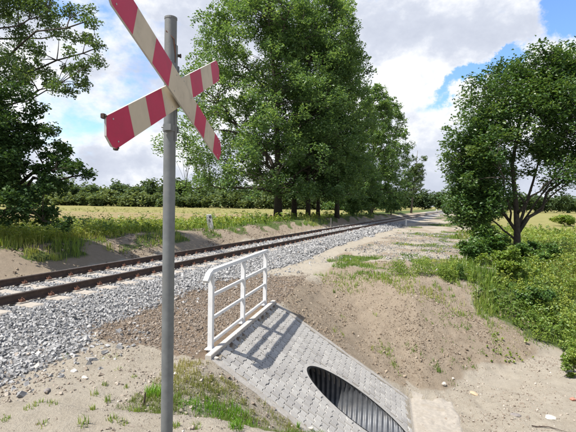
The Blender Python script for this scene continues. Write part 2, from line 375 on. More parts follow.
def zones(X, Y):
    n, t = nt_of(X, Y); a, b = ab_of(X, Y); b2 = b-SLW/2
    w1 = fbm(X*.9, Y*.9, 4, 31)-.5; w2 = fbm(X*.28, Y*.28, 3, 77)-.5
    ball = sstep(n+.6*w1, -10.25, -10.05)*(1-sstep(n+.8*w1+.35*(1-sstep(t, 3, 5)), -5.75, -5.35))
    ball = np.maximum(ball, (1-sstep(n+w1*1.2, -5.2, -4.4))*(1-sstep(t+w1, 4.0, 5.4))*sstep(n, -10.2, -10.0))
    brown = sstep(n+.5*w1, -5.9, -5.6)*(1-sstep(n+.9*w1, -2.7, -2.2))*sstep(t+1.1*w1, 4.6, 5.1)*(1-sstep(t+3*w1, 9.5, 13))
    inner = (a > -.02) & (b > -2.3)
    brown = np.where((a > .05), 0, brown)
    # excavated soil of the ditch banks
    soil = sstep(a+1.6*w1, -.5, .6)*sstep(b2+.4*w1, 1.5, 1.9)*(1-sstep(b2+4.5*w1+2*w2, 5.4, 7.8))*(1-sstep(a+2.5*w1, 4.8, 7.0))
    toe = 1.72+np.clip(a-3.0, 0, 6)*.9
    soil = soil*np.where(a > SLA-.1, sstep(b2-toe+1.3*w1, -.15, .5), 1)
    soil = np.maximum(soil, .40*sstep(a, .05, .3)*(1-sstep(b, -.3, .0))*sstep(b, -2.0, -1.4))
    soil = np.maximum(soil, .62*(1-sstep(n+w1, -10.7, -10.2)))
    soil = np.maximum(soil, (.30+.5*sstep(w1, -.1, .12))*sstep(t+2*w1, 11, 15)*sstep(n, -5.2, -4.4)*(1-sstep(n, .2, 1)))
    green = sstep(n+2.2*w1+1.4*w2, .3, 1.1)*sstep(t, 12, 13.5)
    gb = sstep(n+2.4*w1, 1.0, 2.2)*sstep(b2-toe+1.2*w1, .1, 1.3)
    green = np.maximum(green, gb)
    # verge beyond the track
    gl = (1-sstep(n+1.6*w1, -12.6, -11.7))
    pt = sstep(fbm(X*1.1, Y*1.1, 4, 55), .43, .58)*(1-sstep(n, -11.4, -10.7))*.8
    green = np.maximum(green, np.maximum(gl, pt))
    # grassy gravel strip between track and verge
    st = sstep(t+2*w1, 12.5, 15)*sstep(n, -5.2, -4.4)*(1-sstep(n, .2, 1))
    green = np.maximum(green, st*sstep(fbm(X*.55, Y*.35, 4, 91)+.06*sstep(n, -4, 0), .50, .64)*.85)
    field = 1-sstep(n+2*w2, -24, -19)
    field = np.maximum(field, np.maximum(sstep(n, 16, 24), sstep(n, 1.5, 4)*sstep(t, 48, 62)))
    stub = (1-sstep(n+2*w2, -26, -23))*sstep(Y+6*w2, 42, 47)*(1-sstep(Y+8*w2, 72, 80))
    grav = st
    return dict(soil=soil, brown=brown, ball=ball, green=green*(1-field), field=field*(1-stub), stub=stub, grav=grav)

def axis(lo, hi, step, far_lo, far_hi, g=1.13):
    c = list(np.arange(lo, hi+1e-6, step))
    s = step; x = hi
    while x < far_hi: s *= g; x += s; c.append(x)
    s = step; x = lo; pre = []
    while x > far_lo: s *= g; x -= s; pre.append(x)
    return np.array(pre[::-1]+c)
def build_ground():
    xs = axis(-5.0, 7.2, .06, -2500, 2500, 1.10); ys = axis(2.4, 12.6, .06, -40, 3500, 1.06)
    X, Y = np.meshgrid(xs, ys); nx, ny = len(xs), len(ys)
    Z = H(X, Y)
    V = np.stack([X, Y, Z], -1).reshape(-1, 3)
    i = np.arange(ny-1)[:, None]*nx+np.arange(nx-1)[None, :]
    q = np.stack([i, i+1, i+1+nx, i+nx], -1).reshape(-1, 4)
    cx = V[q].mean(1); a, b = ab_of(cx[:, 0], cx[:, 1])
    keep = ~((a > .10) & (a < SLA-.12) & (b > .10) & (b < SLW-.10))
    q = q[keep]
    zn = zones(V[:, 0], V[:, 1]); zn.pop('grav')
    me = mesh_np('ground', V, q, np.full(len(q), 4), M['ground'], attrs=zn, smooth=True)
    return obj('ground', me, None, kind='structure', label='sandy ground with ditch, verge and field', category='ground')
ground = build_ground()
def Hs(x, y): return float(H(np.array([x]), np.array([y]))[0])
def on_ground(x, y):
    """where the view ray through a photo pixel meets the ground"""
    d = ray(x, y); Y = np.geomspace(2, 400, 6000); P = CAMP+d*Y[:, None]
    h = H(P[:, 0], P[:, 1]); k = np.argmax(P[:, 2] < h)
    p = P[k]; return np.array([p[0], p[1], h[k]])

# ------------------------------------------------------------------ railway track
def sweep(profile, path, name, mats, midx_of, parent):
    """profile list of (n,z) closed; path of (n_offset fixed) handled through t samples"""
    V = []; np_ = len(profile)
    for (n0, t) in path:
        for (pn, pz) in profile:
            x, y = xy_of(n0+pn, t); V.append((float(x), float(y), pz))
    Lp = []; C = []; Mi = []
    for i in range(len(path)-1):
        for k in range(np_):
            j = (k+1) % np_; Lp += [i*np_+k, i*np_+j, (i+1)*np_+j, (i+1)*np_+k]; C.append(4); Mi.append(midx_of(k))
    Lp += list(range(np_))[::-1]; C.append(np_); Mi.append(0)
    return obj(name, mesh_np(name, V, Lp, C, mats=mats, midx=Mi), parent)
track = thing('railway_track', 'single railway track with dark rusty rails on concrete sleepers', 'railway track')
N1, N2 = -7.33, -8.85; NC = (N1+N2)/2; ZR = -.185
prof = [(-.0625, 0), (.0625, 0), (.0625, .012), (.012, .028), (.008, .034), (.008, .112), (.0335, .120), (.0335, .143), (.026, .150), (-.026, .150), (-.0335, .143), (-.0335, .120), (-.008, .112), (-.008, .034), (-.012, .028), (-.0625, .012)]
ts = np.concatenate([np.arange(-6, 22, 2.), np.geomspace(22, 420, 60)])
for nn in (N1, N2):
    sweep([(p, ZR+.004+z) for p, z in prof], [(nn, t) for t in ts], 'rail', [M['rail'], M['railtop']], lambda k: 1 if k in (8, 9) else 0, track)
def sleeper_mesh():
    mb = MB(); 
    sec = [(-.15, -.2), (.15, -.2), (.135, -.02), (.115, 0), (-.115, 0), (-.135, -.02)]
    st = [-1.3, -1.27, -.3, .3, 1.27, 1.3]; dz = [-.03, -.008, -.03, -.03, -.008, -.03]
    V = []; 
    for x, d in zip(st, dz): V += [(x, y, (z+d if z > -.1 else z)) for y, z in sec]
    n = len(sec); Fs = [(i*n+k, (i+1)*n+k, (i+1)*n+(k+1) % n, i*n+(k+1) % n) for i in range(len(st)-1) for k in range(n)]
    Fs += [tuple(range(n)), tuple((len(st)-1)*n+k for k in range(n))[::-1]]
    mb.faces(V, Fs); 
    for r in (-.76, .76): mb.box((r, 0, -.004), (.34, .19, .016))
    return mb.mesh('sleeper', M['sleeper'])
def clip_mesh():
    mb = MB()
    mb.box((.035, 0, .008), (.075, .10, .02), None, 0, .005)
    mb.box((.045, 0, .028), (.04, .05, .035), None, 0, .008)
    mb.tube([(.05, .045, .02), (.02, .048, .04), (-.005, .026, .042), (.0, 0, .04), (-.005, -.026, .042), (.02, -.048, .04), (.05, -.045, .02)], .009, 6)
    mb.tube([(.045, 0, .045), (.045, 0, .075)], .013, 6)
    return mb.mesh('rail_clip', M['rust'])
SLM, CLM = sleeper_mesh(), clip_mesh()
nclip = 0
T0S = -2.4
for k in range(250):
    t = T0S+.6*k
    x, y = xy_of(NC, t); x2, y2 = xy_of(NC, t+.2); ang = atan2(float(y2-y), float(x2-x))-pi/2
    s = obj('sleeper', SLM, track); s.location = (float(x), float(y), ZR+.004); s.rotation_euler = (0, 0, ang)
    if t > 1.5 and nclip < 300:
        for nn, side in ((N1, 1), (N1, -1), (N2, 1), (N2, -1)):
            cx, cy = xy_of(nn+side*.062, t)
            c = obj('rail_clip', CLM, track); c.location = (float(cx), float(cy), ZR+.012); c.rotation_euler = (0, 0, ang+(0 if side > 0 else pi)); nclip += 1

# ------------------------------------------------------------------ stones (one mass each)
def rot_mats(n, rng, tilt=None):
    q = rng.normal(size=(n, 4)); q /= np.linalg.norm(q, axis=1)[:, None]
    w, x, y, z = q.T
    return np.stack([1-2*(y*y+z*z), 2*(x*y-z*w), 2*(x*z+y*w), 2*(x*y+z*w), 1-2*(x*x+z*z), 2*(y*z-x*w), 2*(x*z-y*w), 2*(y*z+x*w), 1-2*(x*x+y*y)], -1).reshape(n, 3, 3)
CUBE = np.array([(-1, -1, -1), (1, -1, -1), (1, 1, -1), (-1, 1, -1), (-1, -1, 1), (1, -1, 1), (1, 1, 1), (-1, 1, 1)], float)*.5
CF = np.array([(3, 2, 1, 0), (4, 5, 6, 7), (0, 1, 5, 4), (1, 2, 6, 5), (2, 3, 7, 6), (3, 0, 4, 7)])
def stones(name, P, size, mat, rng, jitter=.3, flat=(.55, 1.0), **props):
    n = len(P)
    V = CUBE[None]+rng.uniform(-jitter, jitter, (n, 8, 3))*.6
    sc = np.stack([rng.uniform(.8, 1.35, n), rng.uniform(.7, 1.1, n), rng.uniform(flat[0], flat[1], n)], -1)*size[:, None]
    V = V*sc[:, None, :]
    V = np.einsum('nij,nkj->nki', rot_mats(n, rng), V)+P[:, None, :]
    Fq = (CF[None]+np.arange(n)[:, None, None]*8).reshape(-1, 4)
    tint = np.repeat(np.clip(rng.beta(2, 2, n)*.9+rng.uniform(-.05, .1, n), 0, 1), 6)
    me = mesh_np(name, V.reshape(-1, 3), Fq, np.full(len(Fq), 4), mat, fattrs={'tint': tint})
    return obj(name, me, None, kind='stuff', **props)
TETRA = np.array([(-.5, -.35, -.2), (.55, -.3, -.2), (0, .6, -.2), (.05, .0, .38)])
TF = np.array([(0, 1, 3), (1, 2, 3), (2, 0, 3)])
def crumbs(name, zone, Y0, Y1, n_, size, mat, seed, label, cat, x0=-30, x1=606):
    rng = np.random.default_rng(seed); Y = rng.uniform(Y0**.5, Y1**.5, n_)**2; X = (rng.uniform(x0, x1, n_)-288)/F*Y
    k = zone(X, Y) > rng.uniform(.2, 1, n_); a, b = ab_of(X, Y); k &= ~((a > -.3) & (a < SLA+.0) & (b > -.05) & (b < SLW+.05)); X, Y = X[k], Y[k]; n = len(X)
    sz = size*np.clip(rng.lognormal(0, .45, n), .4, 3)*np.clip(Y/7, .55, 1.6)
    an = rng.uniform(0, 2*pi, n); c, s_ = np.cos(an), np.sin(an)
    V = TETRA[None]*(1+rng.uniform(-.35, .35, (n, 4, 3)))
    W = np.stack([V[..., 0]*c[:, None]-V[..., 1]*s_[:, None], V[..., 0]*s_[:, None]+V[..., 1]*c[:, None], V[..., 2]], -1)*sz[:, None, None]
    W = W+np.stack([X, Y, H(X, Y)], -1)[:, None, :]
    Fq = (TF[None]+np.arange(n)[:, None, None]*4).reshape(-1, 3)
    me = mesh_np(name, W.reshape(-1, 3), Fq, np.full(len(Fq), 3), mat, fattrs={'tint': np.repeat(np.clip(rng.normal(.42, .25, n), 0, 1), 3)})
    obj(name, me, None, kind='stuff', label=label, category=cat)
def in_view(P, mx=60):
    x, y, z = pix(P); return (z > .3) & (x > -mx-110) & (x < 576+mx) & (y > -mx) & (y < 432+mx)
def ballast():
    rng = np.random.default_rng(3); PT = []; SZ = []
    for t0, t1, d, s in ((-1.5, 9, 860, .035), (9, 16, 560, .042), (16, 28, 220, .063), (28, 48, 70, .095)):
        n_ = int((t1-t0)*5.2*d); t = rng.uniform(t0, t1, n_); n = rng.uniform(-10.3, -4.3, n_)
        X, Y = xy_of(n, t); zn = zones(X, Y)['ball']; k = zn > rng.uniform(.25, .95, n_)
        # not on the sleepers, nor on the rails
        ph = np.abs(((t-T0S+.3) % .6)-.3); onsl = (ph < .125) & (np.abs(n-NC) < 1.27)
        k &= ~(onsl & (rng.random(n_) < .86))
        k &= (np.abs(n-N1) > .085) & (np.abs(n-N2) > .085)
        X, Y, n = X[k], Y[k], n[k]; P = np.stack([X, Y, H(X, Y)], -1); m_ = in_view(P)
        P = P[m_]; sz = s*rng.uniform(.6, 1.35, len(P)); P[:, 2] += sz*rng.uniform(.0, .42, len(P))
        PT.append(P); SZ.append(sz)
    P = np.concatenate(PT); S = np.concatenate(SZ)
    stones('ballast', P, S, M['ballast'], rng, label='grey crushed stone ballast around the railway track', category='ballast')
ballast()
def scatter_stones(name, zone, box, dens, size, mat, seed, label, cat, extra=None, sink=.3):
    rng = np.random.default_rng(seed); x0, x1, y0, y1 = box; n_ = int((x1-x0)*(y1-y0)*dens)
    X = rng.uniform(x0, x1, n_); Y = rng.uniform(y0, y1, n_)
    w = zone(X, Y); k = w > rng.uniform(.2, 1, n_)
    a, b = ab_of(X, Y); k &= ~((a > -.26) & (a < SLA+.0) & (b > -.03) & (b < SLW+.03))
    X, Y = X[k], Y[k]; P = np.stack([X, Y, H(X, Y)], -1); P = P[in_view(P)]
    sz = size*np.clip(rng.lognormal(0, .38, len(P)), .4, 2.6); P[:, 2] += sz*rng.uniform(-sink, .3, len(P))
    return stones(name, P, sz, mat, rng, label=label, category=cat)
scatter_stones('brown_gravel', lambda X, Y: zones(X, Y)['brown'], (-5, 1.5, 4.5, 14), 1000, .0185, M['brown'], 5, 'brown crushed gravel between the ballast and the white railing', 'gravel')
def zsand(X, Y):
    z = zones(X, Y); n, t = nt_of(X, Y); a, b = ab_of(X, Y)
    c = np.clip(fbm(X*1.6, Y*1.6, 3, 66)*1.9-.62, .03, 1)
    return np.clip(1-z['ball']-z['brown']-z['soil']-z['green'], 0, 1)*c*(n > -6.5)+z['grav']*.25+.7*(a > -.5)*(a < 2.2)*(b > -1.9)*(b < 0)+.5*sstep(n, -5.9, -5.2)*(1-sstep(n+1.2*(fbm(X*1.2, Y*1.2, 2, 3)-.5), -4.6, -3.4))*(t < 5.6)
scatter_stones('pebbles', zsand, (-4.5, 8, 2.4, 12), 520, .016, M['pebble'], 6, 'small pebbles scattered over the pale sand', 'pebbles')
scatter_stones('soil_clods', lambda X, Y: zones(X, Y)['soil']*np.clip(fbm(X*2, Y*2, 3, 12)*1.5-.3, .15, 1), (-3, 8, 4, 16), 520, .020, M['clod'], 7, 'crumbly brown soil clods on the dug ditch bank', 'soil')
scatter_stones('strip_gravel', lambda X, Y: zones(X, Y)['grav']*np.clip(fbm(X*.7, Y*.7, 3, 13)*2.0-.45, .06, 1), (-2, 18, 11, 34), 110, .030, M['strip'], 8, 'pale gravel along the strip beside the track', 'gravel')

scatter_stones('bank_clods', lambda X, Y: (lambda n: (n < -10.3)*(n > -12.9)*np.clip(fbm(X*.9, Y*.9, 3, 14)*2-.55, .05, 1))(nt_of(X, Y)[0]), (-14, 10, 8, 34), 120, .032, M['clod'], 9, 'soil crumbs on the sandy bank beyond the track', 'soil')
scatter_stones('stray_ballast', lambda X, Y: (lambda n, t: sstep(n, -6.0, -5.4)*(1-sstep(n, -5.0, -3.4))*np.where(t < 5.5, .8, .3))(*nt_of(X, Y)), (-5, 4, 2.6, 18), 130, .032, M['ballast'], 10, 'loose grey stones strayed from the ballast edge', 'stones')
crumbs('soil_crumbs', lambda X, Y: zones(X, Y)['soil']*(ab_of(X, Y)[1] > 1)*np.clip(fbm(X*1.4, Y*1.4, 3, 15)*2-.4, .2, 1), 6.5, 16, 60000, .0165, M['clod'], 15, 'fine crumbs of dug soil on the ditch bank', 'soil', 230, 606)
def zs2(X, Y):
    z = zones(X, Y); return np.clip(1-z['ball']-z['brown']-z['soil']*.6-z['green'], 0, 1)*np.clip(fbm(X*1.9, Y*1.9, 3, 16)*2.2-.6, .1, 1)
crumbs('sand_crumbs', zs2, 2.5, 11, 60000, .014, M['pebble'], 16, 'fine crumbs and grit on the pale sand', 'grit')
# ------------------------------------------------------------------ paved slope with culvert
OPA, OPB, OPC_A, OPC_B = .86, .565, 1.86, SLW/2-.055        # opening: half axes along a (plan) and b, centre
SN = Vector((EN[0]*SLOPE, EN[1]*SLOPE, 1)).normalized()
SLK = sqrt(1+SLOPE*SLOPE)
def slab_pt(a, b, h=0.0):
    p = Vector(P_ab(a, b, ZH-SLOPE*a)); return p+SN*h
paved = thing('paved_slope', 'sloping apron of pale interlocking concrete blocks around the culvert mouth', 'paved slope', P_ab(SLA/2, SLW/2, ZH-SLOPE*SLA/2))
paved['kind'] = 'structure'
bpy.context.view_layer.update()
def adopt(o, parent):
    o.parent = parent; o.matrix_parent_inverse = parent.matrix_world.inverted()
def slab_bed():
    mb = MB(); K = 64
    def outer(phi):   # point on slab rectangle in direction phi from the opening centre
        da, db = cos(phi), sin(phi); tt = []
        if da > 1e-9: tt.append((SLA-OPC_A)/da)
        if da < -1e-9: tt.append((0-OPC_A)/da)
        if db > 1e-9: tt.append((SLW-OPC_B)/db)
        if db < -1e-9: tt.append((0-OPC_B)/db)
        s = min(tt); return OPC_A+da*s, OPC_B+db*s
    ang = [2*pi*k/K for k in range(K)]+[atan2(cb-OPC_B, ca-OPC_A) % (2*pi) for ca in (0, SLA) for cb in (0, SLW)]
    ang = sorted(ang); n = len(ang)
    inn = [(OPC_A+OPA*cos(t), OPC_B+OPB*sin(t)) for t in ang]; out = [outer(atan2(OPB*sin(t), OPA*cos(t)) if False else t) for t in ang]
    for i in range(n):
        j = (i+1) % n
        TH_ = -.015; back = Vector((EN[0], EN[1], 0))*-.3
        mb.poly((slab_pt(*inn[i], TH_), slab_pt(*out[i], TH_), slab_pt(*out[j], TH_), slab_pt(*inn[j], TH_)))
        mb.poly((slab_pt(*out[i], TH_), slab_pt(*out[i], -.25), slab_pt(*out[j], -.25), slab_pt(*out[j], TH_)))
        mb.poly((slab_pt(*inn[i], TH_)+back, slab_pt(*inn[i], TH_), slab_pt(*inn[j], TH_), slab_pt(*inn[j], TH_)+back))
    adopt(mb.build('mortar_bed', M['bed']), paved)
slab_bed()
# interlocking double-T blocks, long axis along the headwall
BL, BW, BN, GAP = .159, .128, .092, .003
PITCH_A = (BW+BN)/2
def block_outline():
    hl, hw, hn = BL/2, BW/2, BN/2
    o = [(-hl, -hw), (-hl*.52, -hw), (-hl*.28, -hn), (hl*.28, -hn), (hl*.52, -hw), (hl, -hw)]
    return o+[(-x, -y) for x, y in o]
def inset(o, d):
    n = len(o); r = []
    for i in range(n):
        p0, p, p1 = Vector(o[i-1]), Vector(o[i]), Vector(o[(i+1) % n])
        e0 = (p-p0).normalized(); e1 = (p1-p).normalized(); n0 = Vector((-e0.y, e0.x)); n1 = Vector((-e1.y, e1.x))
        b_ = n0+n1; r.append(tuple(p+b_*(d/max(.3, b_.dot(n0)))))
    return r
def half_outline(sg):
    hl, hw, hn = BL/2, BW/2, BN/2
    o = [(0, -hn), (hl*.28, -hn), (hl*.52, -hw), (hl, -hw), (hl, hw), (hl*.52, hw), (hl*.28, hn), (0, hn)]
    return o if sg > 0 else [(-x, -y) for x, y in o]
def block_mesh(mat, ol=None):
    ol = ol or block_outline()
    mb = MB(); o0 = inset(ol, GAP); o1 = inset(ol, GAP+.005); n = len(o0)
    V = [(y, x, -.06) for x, y in o0]+[(y, x, -.006) for x, y in o0]+[(y, x, 0) for x, y in o1]
    Fs = []
    for r in range(2):
        for i in range(n): j = (i+1) % n; Fs.append((r*n+j, r*n+i, (r+1)*n+i, (r+1)*n+j))
    Fs.append(tuple(2*n+i for i in range(n))[::-1])
    mb.faces(V, Fs); return mb.mesh('paving_block', mat)
BMS = [block_mesh(M[k]) for k in ('block', 'block2', 'block3')]
HALF = {1: block_mesh(M['block'], half_outline(1)), -1: block_mesh(M['block2'], half_outline(-1))}
SA = Vector((EN[0], EN[1], -SLOPE)).normalized(); SB = Vector((ES[0], ES[1], 0))
def blocks():
    rng = random.Random(4); cand = []
    na = int((SLA*SLK)/PITCH_A)+2; nb = int(SLW/BL)+2
    for i in range(-1, na+1):
        for j in range(-1, nb+1):
            sa = .012+BW/2+PITCH_A*i; b = .085+BL*(j+.5)+(BL/2 if i % 2 else 0)
            a = sa/SLK
            hf = 1 if abs(b-.085) < .01 else (-1 if abs(b-SLW+.085) < .01 else 0)
            if hf == 0 and (b-BL/2 < .08 or b+BL/2 > SLW-.08): continue
            if sa-BW/2 < .0 or sa+BW/2 > SLA*SLK-.02: continue
            e = sqrt(((a-OPC_A)/(OPA+.075))**2+((b-OPC_B)/(OPB+.095))**2)
            if e < 1: continue
            cand.append((a, b, hf))
    cand.sort(key=lambda q: -in_key(q))
    mbR = MB()
    for idx, (a, b, hf) in enumerate(cand):
        h = rng.uniform(-.007, .005); p = slab_pt(a, b, h)
        ta, tb = rng.gauss(0, .013), rng.gauss(0, .013)
        R = Matrix((SA, SB, SN)).transposed() @ Matrix.Rotation(ta, 3, 'X') @ Matrix.Rotation(tb, 3, 'Y') @ Matrix.Rotation(rng.gauss(0, .012), 3, 'Z')
        me = HALF[hf] if hf else BMS[rng.choice((0, 0, 1, 2))]
        if idx < 300:
            o = obj('paving_block', me); o.matrix_world = Matrix.Translation(p) @ R.to_4x4(); adopt_m(o, paved)
        else:
            mbR.faces([R @ v.co+p for v in me.vertices], [tuple(f.vertices) for f in me.polygons])
    if mbR.V:
        o = mbR.build('remaining_paving_blocks', M['block']); adopt(o, paved); o['kind'] = 'stuff'
    return len(cand)
def in_key(q):
    x, y, z = pix(np.array(slab_pt(q[0], q[1]))); return (1e4 if 0 < x < 576 and y < 440 else 0)-z
def adopt_m(o, parent):
    mw = o.matrix_world.copy(); o.parent = parent; o.matrix_parent_inverse = parent.matrix_world.inverted(); o.matrix_world = mw
NB = blocks(); print('blocks', NB)
def strip(name, mat, quad_ab, th, lift, parent, seg=14, wob=.006, seed=1):
    """concrete strip on the slope: quad_ab = (a0,a1,b0,b1), long side split with uneven edges"""
    a0, a1, b0, b1 = quad_ab; rng = random.Random(seed); mb = MB(); rows = []
    longa = (a1-a0) > (b1-b0)
    for i in range(seg+1):
        f = i/seg; w0, w1 = rng.uniform(-wob, wob), rng.uniform(-wob, wob); hz = lift+rng.uniform(-.004, .004)
        if longa: e = [(a0+(a1-a0)*f, b0+w0), (a0+(a1-a0)*f, b1+w1)]
        else: e = [(a0+w0, b0+(b1-b0)*f), (a1+w1, b0+(b1-b0)*f)]
        rows.append([slab_pt(*e[0], hz), slab_pt(*e[1], hz), slab_pt(*e[1], hz-th), slab_pt(*e[0], hz-th)])
    for i in range(seg):
        for k in range(4): mb.poly((rows[i][k], rows[i][(k+1) % 4], rows[i+1][(k+1) % 4], rows[i+1][k]) if longa else (rows[i+1][k], rows[i+1][(k+1) % 4], rows[i][(k+1) % 4], rows[i][k]))
    mb.poly(rows[0][::-1]); mb.poly(rows[-1])
    o = mb.build(name, mat); adopt(o, parent)
strip('edge_strip', M['mortar'], (.02, SLA, -.035, .082), .12, .006, paved, 22, .012, 2)
strip('edge_strip', M['mortar'], (.02, SLA, SLW-.082, SLW+.035), .12, .006, paved, 22, .012, 3)
strip('foot_strip', M['mortar'], (SLA-.05, SLA+.12, .0, SLW), .10, .002, paved, 16, .015, 4)
def apron():
    na, nb = 60, 90
    ia, jb = np.meshgrid(np.arange(na+1)/na, np.arange(nb+1)/nb, indexing='ij')
    a = SLA-.06+1.5*ia; b = -.4+(SLW+.8)*jb
    x = O2[0]+a*EN[0]+b*ES[0]; y = O2[1]+a*EN[1]+b*ES[1]
    inside = np.minimum(SLA+.75+.7*(fbm(b*1.1, a*1.1, 3, 9)-.5)-a, np.minimum(b+.15, SLW+.12-b)+.3*(fbm(a*3, b*3, 3, 4)-.5))
    z = H(x, y)+.016-.05*(1-sstep(inside, -.06, .05))
    V = np.stack([x, y, z], -1).reshape(-1, 3); k = (np.arange(na)[:, None]*(nb+1)+np.arange(nb)[None]).reshape(-1, 1)
    q = np.concatenate([k, k+nb+1, k+nb+2, k+1], 1)
    adopt(obj('smooth_apron', mesh_np('smooth_apron', V, q, np.full(len(q), 4), M['apron'], smooth=True)), paved)
apron()
# mortar collar round the opening
def collar():
    mb = MB(); K = 96; rng = random.Random(9)
    ri = 1.0
    wo = [.115+.03*sin(3*k*2*pi/K)+rng.uniform(-.012, .012) for k in range(K)]
    I = [(OPC_A+(OPA+.004)*cos(2*pi*k/K), OPC_B+(OPB+.004)*sin(2*pi*k/K)) for k in range(K)]
    Oo = [(OPC_A+(OPA+wo[k])*cos(2*pi*k/K), OPC_B+(OPB+wo[k])*sin(2*pi*k/K)) for k in range(K)]
    for k in range(K):
        j = (k+1) % K
        mb.poly((slab_pt(*I[k], -.004), slab_pt(*Oo[k], -.012), slab_pt(*Oo[j], -.012), slab_pt(*I[j], -.004)))
        mb.poly((slab_pt(*I[k], -.004)-Vector((EN[0], EN[1], 0))*.12, slab_pt(*I[k], -.004), slab_pt(*I[j], -.004), slab_pt(*I[j], -.004)-Vector((EN[0], EN[1], 0))*.12))
    adopt(mb.build('opening_collar', M['block']), paved)
collar()
# kerb along the headwall, single stones 1 m long
def kerbs():
    b0 = -.03; k = 0
    for i, ln in enumerate((.99, .99, .99, .42)):
        mb = MB(); c = Vector(P_ab(-.03, b0+ln/2, ZH-.085)); R = Matrix((Vector((EN[0], EN[1], 0)), SB, Vector((0, 0, 1)))).transposed()
        mb.box(c, (.085, ln-.008, .26), R, 0, .008); o = mb.build('kerb_stone', M['kerb']); adopt(o, paved); b0 += ln
kerbs()
# culvert: corrugated pipe-arch cut to the slope
culvert = thing('culvert_pipe', 'dark corrugated steel culvert pipe opening in the paved slope', 'culvert', P_ab(OPC_A, OPC_B, FLOOR))
bpy.context.view_layer.update()
def culvert_build():
    ZT = ZH-SLOPE*(OPC_A-OPA); ZB = ZH-SLOPE*(OPC_A+OPA); zc = (ZT+ZB)/2; rz = (ZT-ZB)/2
    K = 48; V = []; Lp = []; C = []
    pitch = .085; A0 = -6.0
    nseg = int((OPC_A+OPA-A0)/pitch*5)
    rings = np.linspace(A0, OPC_A+OPA+.02, nseg)
    for r in rings:
        dr = .014*sin(2*pi*r/pitch)
        for k in range(K):
            ph = 2*pi*k/K; b = OPC_B+(OPB-.012+dr)*cos(ph); z = zc+(rz-.012+dr)*sin(ph)
            amax = (ZH-z)/SLOPE-.012                   # end cut parallel to the paving
            V.append(P_ab(min(r, amax), b, z))
    for i in range(nseg-1):
        for k in range(K):
            j = (k+1) % K
            q = [i*K+k, i*K+j, (i+1)*K+j, (i+1)*K+k]
            if np.linalg.norm(np.array(V[q[0]])-V[q[3]])+np.linalg.norm(np.array(V[q[1]])-V[q[2]]) < 1e-6: continue
            Lp += q; C.append(4)
    Lp += list(range(K)); C.append(K)
    o = obj('corrugated_shell', mesh_np('corrugated_shell', V, Lp, C, M['pipe'], smooth=True)); adopt(o, culvert)
    # thin silt on the invert
    mb = MB(); n = 30
    for i in range(n):
        a0, a1 = -6+i*(8.6+0)/n, -6+(i+1)*(8.6)/n
        for bb in range(6):
            q = []
            for (a, bk) in ((a0, bb), (a1, bb), (a1, bb+1), (a0, bb+1)):
                b = OPC_B+(-.27+.54*bk/6); zz = ZB+.028+.02*float(vnoise(np.array(a*4), np.array(b*6), 2)); q.append(P_ab(min(a, (ZH-zz)/SLOPE-.03), b, zz))
            mb.poly(q)
    o = mb.build('silt', M['mortar'], smooth=True); adopt(o, culvert)
culvert_build()

# ------------------------------------------------------------------ white railing
def railing():
    base = P_ab(-.145, .33, ZH)
    R_ = thing('guard_railing', 'white painted steel guard railing above the culvert opening', 'railing', base); bpy.context.view_layer.update()
    R = Matrix((Vector((EN[0], EN[1], 0)), SB, Vector((0, 0, 1)))).transposed()
    LEN = 2.735; HT = 1.06
    for f in (0, .5, 1):
        p = Vector(P_ab(-.145, .33+LEN*f, ZH)); mb = MB()
        mb.box(p+Vector((0, 0, HT/2-.13)), (.065, .075, HT+.20), R, 0, .004)
        mb.box(p+Vector((0, 0, .006)), (.13, .14, .014), R, 0, .002)
        o = mb.build('post', M['white']); adopt(o, R_)
    def P(b, z, a=-.145): return Vector(P_ab(a, b, ZH+z))
    # handrail: flat box section with both ends bent down
    mb = MB(); pts = [(.33-.20, HT-.09), (.33-.10, HT+.0), (.33-.02, HT+.028), (.33+LEN+.05, HT+.028), (.33+LEN+.09, HT-.0)]
    prev = None
    for i, (b, z) in enumerate(pts):
        if i == 0: t = Vector((pts[1][0]-b, pts[1][1]-z))
        elif i == len(pts)-1: t = Vector((b-pts[i-1][0], z-pts[i-1][1]))
        else: t = Vector((pts[i+1][0]-pts[i-1][0], pts[i+1][1]-pts[i-1][1]))
        t.normalize(); nb, nz_ = -t.y, t.x; hw, hh = .042, .024
        ring = [P(b-nb*hh, z-nz_*hh, -.145-hw), P(b-nb*hh, z-nz_*hh, -.145+hw), P(b+nb*hh, z+nz_*hh, -.145+hw*.8), P(b+nb*hh, z+nz_*hh, -.145-hw*.8)]
        if prev:
            for k in range(4): mb.poly((prev[k], prev[(k+1) % 4], ring[(k+1) % 4], ring[k]))
        else: mb.poly(ring[::-1])
        prev = ring
    mb.poly(prev)
    adopt(mb.build('handrail', M['white']), R_)
    for z in (.74, .42, .085):
        for k in range(2):
            b0 = .33+LEN*.5*k+.0377; b1 = .33+LEN*.5*(k+1)-.0377
            mb = MB(); mb.box((P(b0, z)+P(b1, z))/2, (.032, b1-b0, .05), R, 0, .004)
            adopt(mb.build('crossbar', M['white']), R_)
railing()

